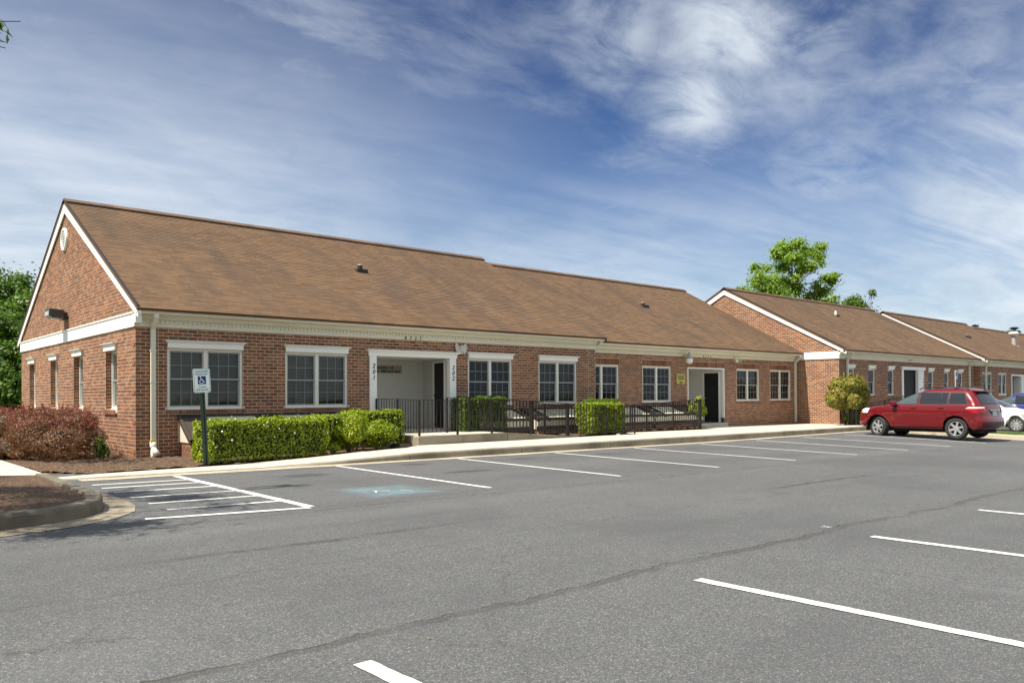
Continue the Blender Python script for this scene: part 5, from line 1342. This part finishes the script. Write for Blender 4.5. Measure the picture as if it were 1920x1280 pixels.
# trees -----------------------------------------------------------------
def tree(name,label,base,h,trunk_r,clumps,leaf,m_,nleaf,clr=.6,bark='bark',group=None,cat='tree',lean=(0,0),asp=.55,forks=5,split=.35,thr=-.55):
    """clumps: array (x,y,z,r) in world; limbs run from the trunk to the clumps"""
    t=thing(name,label,cat,base,group); B=Vector(base); top=B+Vector((lean[0],lean[1],h*.75))
    m=MB(); tp=[B+(top-B)*k+Vector((math.sin(k*5+base[0])*.12,math.cos(k*4)*.1,0))*h/10 for k in (0,.15,.3,.5,.75,1)]
    m.tube([tuple(p) for p in tp],[trunk_r*1.25,trunk_r,trunk_r*.85,trunk_r*.62,trunk_r*.35,trunk_r*.1],9)
    part('trunk',m,bark,t,smooth=True)
    m=MB(); cl=[Vector(c[:3]) for c in clumps]
    hubs=[]
    for i in range(forks):
        c=cl[int(i*len(cl)/forks)]; k=random.uniform(split,split+.35); s=B.lerp(top,k); mid=s.lerp(c,.55)+Vector((random.uniform(-.3,.3),random.uniform(-.3,.3),.25)); r=trunk_r*.45
        m.tube([tuple(s),tuple(s.lerp(mid,.5)+Vector((0,0,.1))),tuple(mid)],[r,r*.75,r*.5],7); hubs.append((mid,r*.45))
    for c in cl:
        hb=min(hubs+[(B.lerp(top,.6),trunk_r*.4),(B.lerp(top,.85),trunk_r*.25)],key=lambda q:(q[0]-c).length)
        s,r=hb; md=s.lerp(c,.5)+Vector((random.uniform(-.25,.25),random.uniform(-.25,.25),random.uniform(-.1,.3))); m.tube([tuple(s),tuple(md),tuple(c)],[min(r,.05),min(r,.05)*.6,.012],5,False)
        for k in range(3): e=c+Vector((random.gauss(0,1),random.gauss(0,1),random.gauss(.2,.8)))*(.5 if len(cl)>50 and name!='oak_tree' else .1); m.tube([tuple(md.lerp(c,.6)),tuple(e)],[.012,.005],4,False)
    part('branches',m,bark,t)
    C=np.array([tuple(c)[:4] for c in clumps]); w=C[:,3]**2; w=np.maximum(w,.03); k=rng.choice(len(C),nleaf,p=w/w.sum())
    d=rng.normal(size=(nleaf,3)); d/=np.linalg.norm(d,axis=1,keepdims=True); r=C[k,3]*np.abs(rng.normal(0,.62,nleaf))
    # sub-clumping
    P=C[k,:3]+d*r[:,None]*np.array([1,1,.72]); g=rng.normal(0,.0,(nleaf,3))
    cell=noise3(P,3.1/max(.4,leaf*4),base[0]); keep=cell>thr+rng.normal(0,.18,nleaf); P=P[keep]; d=d[keep]
    leaves('foliage',P,d+np.array([0,0,.6]),leaf,m_,t,asp=asp)
    return t
def ell_clumps(c,rad,n,r,lo=-1,hollow=.3,up=0):
    out=[]
    while len(out)<n:
        d=np.array([random.gauss(0,1) for _ in range(3)]); d/=np.linalg.norm(d); q=random.uniform(hollow,1)**.6
        if d[2]*q<lo: continue
        out.append((c[0]+d[0]*q*rad[0],c[1]+d[1]*q*rad[1],c[2]+d[2]*q*rad[2],r*random.uniform(.7,1.25)))
    return out
def at_px(px,D,z=0):
    yaw=R(41.2522); l=(px-960)/1499*D
    return (-4.991+D*math.sin(yaw)+l*math.cos(yaw),-17.3744+D*math.cos(yaw)-l*math.sin(yaw),z)
def zpx(py,D): return 1.264+(738-py)*D/1499
G_='broad woodland trees behind the left gable'
wl=['leftmost pale green woodland tree in the top of the left edge','dense mid green woodland tree touching the gable slope','darker woodland tree low behind the left gable corner','shaded understorey tree filling the left edge below']
for i,(px,D,py,rx,mm) in enumerate(((8,38,478,2.3,'leaf_wood'),(52,35,545,1.5,'leaf_wood'),(30,31,640,1.7,'leaf_wood'),(-30,33,560,2.4,'leaf_wood'))):
    x,y,_=at_px(px,D); zt=zpx(py,D); hh=zt; 
    tree('woodland_tree',wl[i],(x,y,0),hh,.16,ell_clumps((x,y,hh*.52),(rx,rx,hh*.50),46,.62,lo=-.95),.17,mm,42000,group=G_)
for i,(px,D,py,rx) in enumerate(((20,52,500,3.5),(-20,44,620,3.0),(90,46,600,3.0))):
    x,y,_=at_px(px,D); hh=zpx(py,D); tree('woodland_tree',['tall tree far back in the wood at the left edge','bushy low tree at the extreme left edge','tree standing fully behind the gable wall'][i],(x,y,0),hh,.16,ell_clumps((x,y,hh*.5),(rx,rx,hh*.48),40,1.0,lo=-.95),.28,'leaf_wood',16000,group=G_)
# feature tree behind the gabled building
def feature_tree():
    D=58; cl=[]
    def C(px,py,r,dd=0): x,y,_=at_px(px,D+dd); cl.append((x,y,zpx(py,D+dd),r))
    for (px,py,r) in ((1475,462,.75),(1497,455,.7),(1462,478,.8),(1490,480,.9),(1515,470,.75),(1535,478,.7),(1541,462,.55),(1470,500,.85),(1500,503,.9),(1525,498,.7),(1545,490,.5),(1455,470,.4),(1420,500,.55),(1437,500,.6),(1430,520,.85),(1450,528,.9),(1418,530,.6),(1475,528,.8),(1495,540,.8),(1440,545,.9),(1465,552,.9),(1410,548,.5),(1395,541,.45),(1385,540,.3),(1520,556,.85),(1545,545,.75),(1560,525,.6),(1568,515,.35),(1550,520,.5),(1535,535,.5),(1510,575,.9),(1540,570,.9),(1560,560,.7),(1480,570,.9),(1448,572,.8),(1495,520,.45),(1565,575,.6),(1486,463,.5),(1506,490,.6)):
        C(px,py,r*random.uniform(.80,.98),random.uniform(-1.6,1.6))
    x,y,_=at_px(1492,D); tree('deciduous_tree','airy fresh green tree rising behind the gabled roof, branches showing','' or (x,y,0),12.8,.20,cl,.19,'leaf_tree',52000,forks=8,split=.25,thr=-.28)
feature_tree()
x,y,_=at_px(1592,62); cl=[(at_px(a,62)[0],at_px(a,62)[1]+random.uniform(-1,1),zpx(b,62),r) for a,b,r in ((1580,570,.6),(1595,563,.55),(1610,566,.5),(1618,552,.35),(1622,548,.25),(1625,572,.45),(1600,578,.8),(1570,578,.7),(1585,590,1),(1615,590,.8))]
tree('deciduous_tree','small green treetop just above the ridge, right of the airy tree',(x,y,0),8,.15,cl,.2,'leaf_wood',9000)
def pine(px,py,D,label,w=1.0):
    x,y,_=at_px(px,D); zt=zpx(py,D); t=thing('pine_tree',label,'tree',(x,y,0)); m=MB(); m.tube([(x,y,0),(x,y,zt)],[.2,.03],7); part('trunk',m,'bark',t)
    P=[];N=[]; m=MB()
    for k in range(9):
        z=zt-.25-k*.42
        for j in range(6):
            a=random.uniform(0,6.28); L=(.35+.30*k)*w*random.uniform(.7,1.1); ex,ey=x+math.cos(a)*L,y+math.sin(a)*L; m.tube([(x,y,z),(ex,ey,z+.12)],[.04,.012],4,False)
            for q in range(60): s=random.uniform(.25,1); P.append((x+(ex-x)*s+random.gauss(0,.12),y+(ey-y)*s+random.gauss(0,.12),z+.1*s+random.gauss(.05,.07))); N.append((0,0,1))
    part('branches',m,'bark',t); leaves('foliage',P,N,.26,'needle',t,asp=.25)
pine(1903,615,95,'dark pine treetop behind the far roof at the right edge',1.15)
pine(1829,610,105,'tiny dark treetop showing above the far ridge',.8)
# oak on the planting island, just outside the frame at left; one twig enters at the top left
def island_oak():
    cl=ell_clumps((-6.7,-7.0,5.0),(2.2,2.7,1.7),40,.5,lo=-.8,hollow=.1)
    cl=[c for c in cl if c[0]<-4.15+(c[1]+8)*.13]+[(at_px(-6,9.3)[0],at_px(-6,9.3)[1],zpx(34,9.3),.085),(at_px(-6,9.3)[0],at_px(-6,9.3)[1],zpx(60,9.3),.075),(at_px(-40,9.3)[0],at_px(-40,9.3)[1],zpx(40,9.3),.25)]
    t=tree('oak_tree','oak on the left planting island whose leafy twig enters the top left corner',(-7.6,-7.4,.1),6.4,.16,cl,.13,'leaf_oak',17000,asp=.26,forks=7)
    return t
island_oak()
m=MB(); 
for i in range(26):
    x=random.uniform(-3.5,8); y=random.uniform(-14.5,-9); a=random.uniform(0,3); l=random.uniform(.012,.028); z=H(x,y)+.012
    m.add([(x-l*math.cos(a),y-l*math.sin(a),z),(x+l*.4*math.sin(a),y-l*.4*math.cos(a),z+.004),(x+l*math.cos(a),y+l*math.sin(a),z+.008),(x-l*.4*math.sin(a),y+l*.4*math.cos(a),z+.003)],[(0,1,2,3)])
for i in range(520):
    x=random.uniform(-2,27); y=yk(x)-abs(random.gauss(0,.10))-.01; a=random.uniform(0,3); l=random.uniform(.006,.020); z=H(x,y)+.014
    if random.random()<.25: x=random.uniform(-2,5.5); y=lerpt([(-2.15,-3.6),(-1.4,-3.36),(.5,-3.1),(4.8,-2.55),(5.66,-1.97)],x)-abs(random.gauss(0,.06)); z=S(x)+.006
    m.add([(x-l*math.cos(a),y-l*math.sin(a),z),(x+l*.5*math.sin(a),y-l*.5*math.cos(a),z+.004),(x+l*math.cos(a),y+l*math.sin(a),z+.006),(x-l*.5*math.sin(a),y+l*.5*math.cos(a),z+.003)],[(0,1,2,3)])
struct('leaf_litter',m,'dead_leaf',kind='stuff')
# ================================================================== cars
PW=2.6
class CarBody:
    """stack of horizontal contours; s runs from nose (0) to tail, y sideways, z up (metres, before scale k)"""
    def __init__(s,tab,rf,rr,arches,L):
        s.tab=tab; s.rf=rf; s.rr=rr; s.ar=arches; s.L=L
    def at(s,z):
        t=s.tab
        if z<=t[0][0]: a=t[0]; return a[1:]
        for a,b in zip(t,t[1:]):
            if z<=b[0]:
                k=(z-a[0])/(b[0]-a[0]+1e-9); return tuple(a[i]+(b[i]-a[i])*k for i in range(1,len(a)))
        return t[-1][1:]
    def side_y(s,x,z):
        sf,sr,hw,rf,rr=s.at(z); y=hw
        if x<sf+rf: t=min(1,max(0,(x-sf)/rf)); y=hw*max(0,1-(1-t)**PW)**(1/PW)
        elif x>sr-rr: t=min(1,max(0,(sr-x)/rr)); y=hw*max(0,1-(1-t)**PW)**(1/PW)
        return y
    def rear_s(s,y,z):
        sf,sr,hw,rf,rr=s.at(z); q=min(1,abs(y)/hw); return sr-rr*(1-max(0,1-q**PW)**(1/PW))
    def front_s(s,y,z):
        sf,sr,hw,rf,rr=s.at(z); q=min(1,abs(y)/hw); return sf+rf*(1-max(0,1-q**PW)**(1/PW))
    def ring(s,z,N=88,M=9):
        sf,sr,hw,rf,rr=s.at(z); half=[]
        for i in range(M): th=math.pi/2*i/M; half.append((sf+rf*(1-math.cos(th)**(2/PW)),hw*math.sin(th)**(2/PW)))
        for i in range(N+1): x=sf+rf+(sr-rr-sf-rf)*i/N; half.append((x,hw))
        for i in range(M-1,-1,-1): th=math.pi/2*i/M; half.append((sr-rr*(1-math.cos(th)**(2/PW)),hw*math.sin(th)**(2/PW)))
        full=half+[(x,-y) for x,y in half[-2:0:-1]]
        out=[]
        for x,y in full:
            zz=z
            for (ax,az,ar) in s.ar:
                if abs(x-ax)<ar and abs(y)>hw*.6:
                    za=az+math.sqrt(ar*ar-(x-ax)**2)
                    if zz<za: zz=za; y=math.copysign(s.side_y(x,zz)+.008,y)
            out.append((x,y,zz))
        return out
def make_car(label,cat,body,loc,rotz,k,paint,kind,group='cars parked in the bays',steer=0,sunroof=False,wheelr=.37,spokes=6,name='parked_car'):
    L=body.L; t=thing(name,label,cat,loc,group); c,s=math.cos(rotz),math.sin(rotz)
    def T(x,y,z): X=(x-L/2)*k; Y=y*k; return (loc[0]+X*c-Y*s,loc[1]+X*s+Y*c,loc[2]+z*k)
    NB=lambda: MB(T)
    zs=[r[0] for r in body.tab]; zz=[]
    for a,b in zip(zs,zs[1:]):
        n=max(1,int((b-a)/.055)); zz+=[a+(b-a)*i/n for i in range(n)]
    zz.append(zs[-1])
    m=NB(); rings=[body.ring(z) for z in zz]; n=len(rings[0]); vs=[p for r in rings for p in r]
    fs=[(i*n+j,i*n+(j+1)%n,(i+1)*n+(j+1)%n,(i+1)*n+j) for i in range(len(rings)-1) for j in range(n)]
    # roof: inner shrinking contours
    top=rings[-1]; cx=sum(p[0] for p in top)/n; o=len(vs); 
    for q,dz in ((.7,.018),(.35,.028),(.0,.032)):
        vs+=[(cx+(p[0]-cx)*q,p[1]*q,p[2]+dz) for p in top]
    for l in range(3):
        a0=(len(rings)-1+l)*n; b0=a0+n
        fs+=[(a0+j,a0+(j+1)%n,b0+(j+1)%n,b0+j) for j in range(n)]
    m.add(vs,fs); bd=part('body',m,paint,t,smooth=True)
    sm=bd.modifiers.new('w','WELD'); sm.merge_threshold=.0008
    m=NB(); m.box(.35,L-.3,-.66*body.tab[3][3]/.95,.66*body.tab[3][3]/.95,.22,.80); m.box(.5,L-.5,-.86,.86,.24,.34) if False else None; part('underbody',m,'well_black',t)
    # inner cabin: seats and dashboard silhouettes
    def side_panel(poly,mat_,nm,off=.006,ny=7,sides=(-1,1),nx=5):
        (xa0,xb0),(xa1,xb1),z0,z1=poly
        for sg in sides:
            m=NB(); vs=[]
            for i in range(ny+1):
                kk=i/ny; z=z0+(z1-z0)*kk; a=xa0+(xa1-xa0)*kk; b=xb0+(xb1-xb0)*kk
                for j in range(nx+1):
                    x=a+(b-a)*j/nx; vs.append((x,sg*(body.side_y(x,z)+off),z))
            w=nx+1; m.add(vs,[(i*w+j,i*w+j+1,(i+1)*w+j+1,(i+1)*w+j) for i in range(ny) for j in range(nx)]); part(nm,m,mat_,t,smooth=True)
    def end_panel(y0,y1,z0,z1,mat_,nm,front=False,off=.006,ny=8,nz=7,y0t=None,y1t=None,parent=None):
        m=NB(); vs=[]; y0t=y0 if y0t is None else y0t; y1t=y1 if y1t is None else y1t
        for i in range(nz+1):
            kk=i/nz; z=z0+(z1-z0)*kk; a=y0+(y0t-y0)*kk; b=y1+(y1t-y1)*kk
            for j in range(ny+1):
                y=a+(b-a)*j/ny; x=(body.front_s(y,z)-off) if front else (body.rear_s(y,z)+off); vs.append((x,y,z+(.004 if 1 else 0)))
        w=ny+1; m.add(vs,[(i*w+j,i*w+j+1,(i+1)*w+j+1,(i+1)*w+j) for i in range(nz) for j in range(ny)]); return part(nm,m,mat_,parent or t,smooth=True)
    kd=kind
    for (poly,mt) in kd['win']: 
        (a0,b0),(a1,b1),z0,z1=poly; side_panel(((a0-.03,b0+.03),(a1-.03,b1+.03),z0-.022,z1+.022),'plastic_black','window_trim',.004)
        side_panel(poly,mt,'side_window',.009)
    for (poly,mt) in kd['win'][:1]: pass
    z0,z1,w0,w1=kd['wsh']; end_panel(-w0,w0,z0,z1,'car_glass_solid','windshield',True,.008,12,8,-w1,w1)
    z0,z1,w0,w1=kd['rear']; end_panel(-w0-.02,w0+.02,z0-.02,z1+.02,'plastic_black','window_trim',False,.004,12,8,-w1-.02,w1+.02); end_panel(-w0,w0,z0,z1,'car_glass_solid','rear_window',False,.010,12,8,-w1,w1)
    for (poly) in kd['seams']: side_panel(poly,'plastic_black','door_seam',.0035,10,nx=1)
    for (x,z) in kd['handles']:
        for sg in (-1,1):
            m=NB(); y=body.side_y(x,z); m.box(x-.10,x+.10,min(sg*(y-.005),sg*(y+.035)),max(sg*(y-.005),sg*(y+.035)),z-.016,z+.018); part('door_handle',m,paint,t,bevel=.008)
    for (poly,mt,nm) in kd['lamps']: side_panel(poly,mt,nm,.012,nx=8)
    for (y0,y1,z0,z1,mt,nm,fr) in kd['ends']: 
        end_panel(y0,y1,z0,z1,mt,nm,fr,.012,10,5)
    # lower side moulding and sills
    if kd.get('sill'):
        a,b,z0,z1=kd['sill']; side_panel(((a,b),(a+.05,b-.05),z0,z1),paint,'side_moulding',.022)
        side_panel(((a-.02,b+.02),(a-.02,b+.02),z0-.012,z0),'plastic_black','sill_shadow',.014,2)
    # mirrors
    mx,mz=kd['mirror']
    for sg in (-1,1):
        m=NB(); y=body.side_y(mx,mz-.05); ys=sorted((sg*(y+.03),sg*(y+.22))); m.box(mx-.06,mx+.10,ys[0],ys[1],mz-.06,mz+.10); mo=part('mirror',m,paint,t,bevel=.03)
        m=NB(); ys=sorted((sg*(y-.03),sg*(y+.08))); m.box(mx-.04,mx+.06,ys[0],ys[1],mz-.11,mz-.05); part('mirror_foot',m,'plastic_black',mo)
    # roof rails
    if kd.get('rails'):
        for sg in (-1,1):
            a,b,y,z=kd['rails']; m=NB(); m.fn=None; m.tube([T(a,sg*y,z-.05),T(a+.12,sg*y,z+.02),T((a+b)/2,sg*y,z+.035),T(b-.12,sg*y,z+.01),T(b,sg*y,z-.06)],.018*k,8); part('roof_rail',m,'plastic_black',t,smooth=True)
        for x in (a+.5,b-.5): m=NB(); m.box(x-.03,x+.03,-y,y,z+.02,z+.045); part('crossbar',m,'plastic_black',t)
    if kd.get('spoiler'):
        x0,x1,y,z=kd['spoiler']; m=NB(); m.add([(x0,-y,z),(x0,y,z),(x1,y*.93,z-.035),(x1,-y*.93,z-.035),(x0,-y,z-.05),(x0,y,z-.05),(x1,y*.93,z-.06),(x1,-y*.93,z-.06)],[(0,1,2,3),(7,6,5,4),(0,4,5,1),(1,5,6,2),(2,6,7,3),(3,7,4,0)]); part('spoiler',m,paint,t,bevel=.01)
    for (x,y,z,w,h,mt,nm,dp) in kd.get('rearbits',[]):
        m=NB(); m.box(x,x+dp,y-w/2,y+w/2,z-h/2,z+h/2); part(nm,m,mt,t,bevel=.006)
    # wheels
    r=wheelr
    for (ax,az,ar) in body.ar:
        for sg in (-1,1):
            hw=body.at(.5)[2]; yo=hw-.03; st=R(steer) if ax<L/2 else 0
            cs,sn=math.cos(st),math.sin(st)
            def Tw(x,y,z,ax=ax,sg=sg,yo=yo,cs=cs,sn=sn):
                # wheel local: y outward; steering about z
                yy=sg*(y); X=x*cs-yy*sn; Y=x*sn+yy*cs; return T(ax+X,sg*(yo-.11)+Y,r+z)
            m=MB(Tw); w=.115
            m.lathe([(r*.60,-w),(r*.90,-w*1.0),(r*.985,-w*.86),(r,-w*.6),(r,w*.6),(r*.985,w*.86),(r*.90,w*1.0),(r*.72,w*.96),(r*.655,w*.80),(r*.64,w*.3)],40,ax='y'); wh=part('wheel',m,'tyre',t,smooth=True)
            m=MB(Tw)
            for q in (-.55,-.18,.18,.55): m.lathe([(r*1.0012,w*q-.006),(r*1.0012,w*q+.006)],40,ax='y')
            part('tread_groove',m,'well_black',wh)
            m=MB(Tw); m.lathe([(r*.655,w*.80),(r*.66,w*.90),(r*.625,w*.90),(r*.60,w*.70),(r*.595,w*.15)],40,ax='y'); 
            part('rim',m,'rim_alloy',wh,smooth=False)
            m=MB(Tw)
            for i in range(spokes):
                a=2*math.pi*i/spokes+.3; 
                for da in ((0,) if spokes<=6 else (-.10,.10)):
                    p=a+da; q=.047 if spokes<=6 else .024
                    u=(math.cos(p),math.sin(p)); v=(-u[1],u[0]); rin,rou=r*.08,r*.625
                    pts=[(rin*u[0]-q*.8*v[0],rin*u[1]-q*.8*v[1]),(rou*u[0]-q*v[0]*.75,rou*u[1]-q*v[1]*.75),(rou*u[0]+q*v[0]*.75,rou*u[1]+q*v[1]*.75),(rin*u[0]+q*.8*v[0],rin*u[1]+q*.8*v[1])]
                    m.add([(x,w*y,z) for (x,z),y in zip(pts,(.72,.86,.86,.72))]+[(x,w*.45,z) for x,z in pts],[(0,1,2,3),(0,4,5,1),(2,6,7,3),(1,5,6,2)])
            m.lathe([(0,w*.80),(r*.16,w*.78),(r*.19,w*.66),(r*.19,w*.45)],16,ax='y'); part('spokes',m,'rim_alloy',wh)
            m=MB(Tw); m.lathe([(r*.600,w*.18),(.001,w*.16)],24,ax='y'); part('brake_disc',m,'well_black',wh)
    return t
mat('car_glass_solid',lambda T:(pbsdf(T,(.012,.014,.018),.04,Specular_IOR_Level=.8),None))
mat('car_glass_front',lambda T:(pbsdf(T,(.055,.075,.080),.05,Specular_IOR_Level=.8),None))
SUV=[ # z, nose s, tail s, half width, front corner, rear corner
 (0.33,0.3,4.47,0.86,0.55,0.35),(0.38,0.08,4.59,0.905,0.55,0.35),(0.46,0,4.635,0.925,0.6,0.36),(0.6,0,4.635,0.934,0.6,0.36),(0.7,0.015,4.625,0.94,0.62,0.34),(0.76,0.03,4.55,0.946,0.62,0.3),(0.9,0.075,4.53,0.957,0.62,0.28),
 (1,0.15,4.515,0.952,0.6,0.27),(1.06,0.3,4.505,0.938,0.55,0.27),(1.11,0.62,4.495,0.932,0.5,0.27),(1.155,1.02,4.485,0.922,0.45,0.26),(1.185,1.25,4.47,0.905,0.45,0.26),
 (1.24,1.4,4.435,0.885,0.48,0.26),(1.35,1.6,4.38,0.855,0.5,0.27),(1.46,1.84,4.305,0.81,0.52,0.28),(1.57,2.08,4.23,0.76,0.55,0.3),(1.64,2.28,4.17,0.715,0.55,0.32),(1.7,2.52,4.07,0.65,0.5,0.35),(1.735,2.8,3.9,0.55,0.45,0.4)]
suv_kind=dict(win=[(((1.50,2.36),(2.14,2.38),1.205,1.58),'car_glass_front'),(((2.47,3.20),(2.47,3.14),1.205,1.59),'car_glass_solid'),(((3.235,3.38),(3.17,3.40),1.205,1.59),'car_glass_solid'),(((3.46,4.04),(3.48,3.93),1.215,1.575),'car_glass_solid')],
 wsh=(1.20,1.59,.70,.56),rear=(1.21,1.57,.66,.56),
 seams=[((1.40,1.406),(1.43,1.436),.46,1.18),((2.41,2.418),(2.42,2.428),.42,1.19),((3.30,3.308),(3.43,3.438),.70,1.19)],
 handles=[(2.27,1.065),(3.20,1.065)],
 lamps=[(((.10,.58),(.30,.66),.87,1.04),'tail_white','headlight'),(((.18,.36),(.30,.42),.87,.93),'amber','turn_signal'),(((4.02,4.46),(4.12,4.46),1.055,1.105),'tail_white','tail_light_top'),(((4.20,4.48),(3.98,4.47),.90,1.055),'tail_red','tail_light')],
 ends=[(-.86,-.60,.90,1.055,'tail_red','tail_light',False),(.60,.86,.90,1.055,'tail_red','tail_light',False),(-.86,-.60,1.055,1.10,'tail_white','tail_light_top',False),(.60,.86,1.055,1.10,'tail_white','tail_light_top',False),(-.62,-.585,.96,1.03,'amber','turn_signal',False),(-.80,.80,.40,.60,'bumper_maroon','bumper_insert',False),(-.55,.55,.68,.86,'plastic_black','grille',True),(-.7,.7,.38,.50,'plastic_black','lower_grille',True)],
 sill=(1.42,3.20,.42,.51),mirror=(1.58,1.20),rails=(2.35,4.02,.64,1.745),spoiler=(3.99,4.31,.60,1.685),
 rearbits=[(4.525,0,.99,.66,.045,'chrome','garnish',.03),(4.535,0,.87,.34,.17,'plate','license_plate',.02),(4.515,0,.88,.60,.28,'plastic_black','plate_recess',.015)])
suv=CarBody(SUV,.6,.35,[(.95,.37,.445),(3.68,.37,.445)],4.635)
KC=.92
cx,cy=22.80,-6.55
t=make_car('red sport utility vehicle with silver wheels parked nose to the kerb','car',suv,(cx,cy,-.170),R(-94.5),KC,'paint_red',suv_kind,steer=-17)
# blue SUV, white sedan and another red roof beyond
blue_kind=dict(suv_kind); blue_kind['rails']=None
SED=[(.17,.30,4.45,.80,.55,.4),(.26,.06,4.58,.865,.55,.4),(.40,.0,4.62,.885,.62,.45),(.54,.0,4.62,.89,.62,.45),(.66,.06,4.60,.89,.62,.42),(.74,.16,4.585,.885,.60,.40),(.82,.42,4.57,.87,.55,.38),(.88,.80,4.55,.85,.50,.36),(.93,1.10,4.45,.83,.45,.35),(.965,1.22,4.15,.80,.42,.35),(1.08,1.42,3.92,.76,.45,.4),(1.20,1.66,3.72,.70,.48,.42),(1.30,1.90,3.52,.635,.50,.45),(1.37,2.12,3.32,.56,.5,.45),(1.405,2.35,3.12,.45,.4,.4)]
sed=CarBody(SED,.6,.35,[(.92,.32,.375),(3.58,.32,.375)],4.62)
sed_kind=dict(win=[(((1.50,2.30),(2.05,2.28),.97,1.29),'car_glass_solid'),(((2.38,3.20),(2.36,2.95),.97,1.29),'car_glass_solid')],wsh=(.985,1.30,.68,.50),rear=(1.0,1.30,.62,.48),
 seams=[((1.38,1.386),(1.42,1.426),.34,.94),((2.33,2.338),(2.33,2.338),.34,.95),((3.1,3.108),(3.22,3.228),.60,.95)],handles=[(2.18,.83),(3.02,.85)],
 lamps=[(((.10,.66),(.36,.80),.60,.74),'lens_grey','headlight'),(((4.2,4.55),(4.1,4.52),.70,.86),'tail_red','tail_light')],
 ends=[(-.45,.45,.52,.64,'plastic_black','grille',True),(-.6,.6,.22,.38,'plastic_black','lower_grille',True),(-.8,-.45,.72,.86,'tail_red','tail_light',False),(.45,.8,.72,.86,'tail_red','tail_light',False)],sill=None,mirror=(1.52,.98),rails=None,spoiler=None,rearbits=[(4.58,0,.62,.32,.16,'plate','license_plate',.03)])
make_car('white sedan facing out of its bay beyond the grass strip','car',sed,(28.65,-6.35,-.165),R(90),KC,'paint_white',sed_kind,wheelr=.32,spokes=9)
make_car('blue sport utility vehicle parked behind the white sedan at the right edge','car',suv,(32.2,-6.4,-.30),R(-90),KC,'paint_blue',blue_kind)
make_car('red car of which only the roof shows above the blue vehicle','car',suv,(36.6,-6.4,-.32),R(-90),KC,'paint_red',blue_kind)
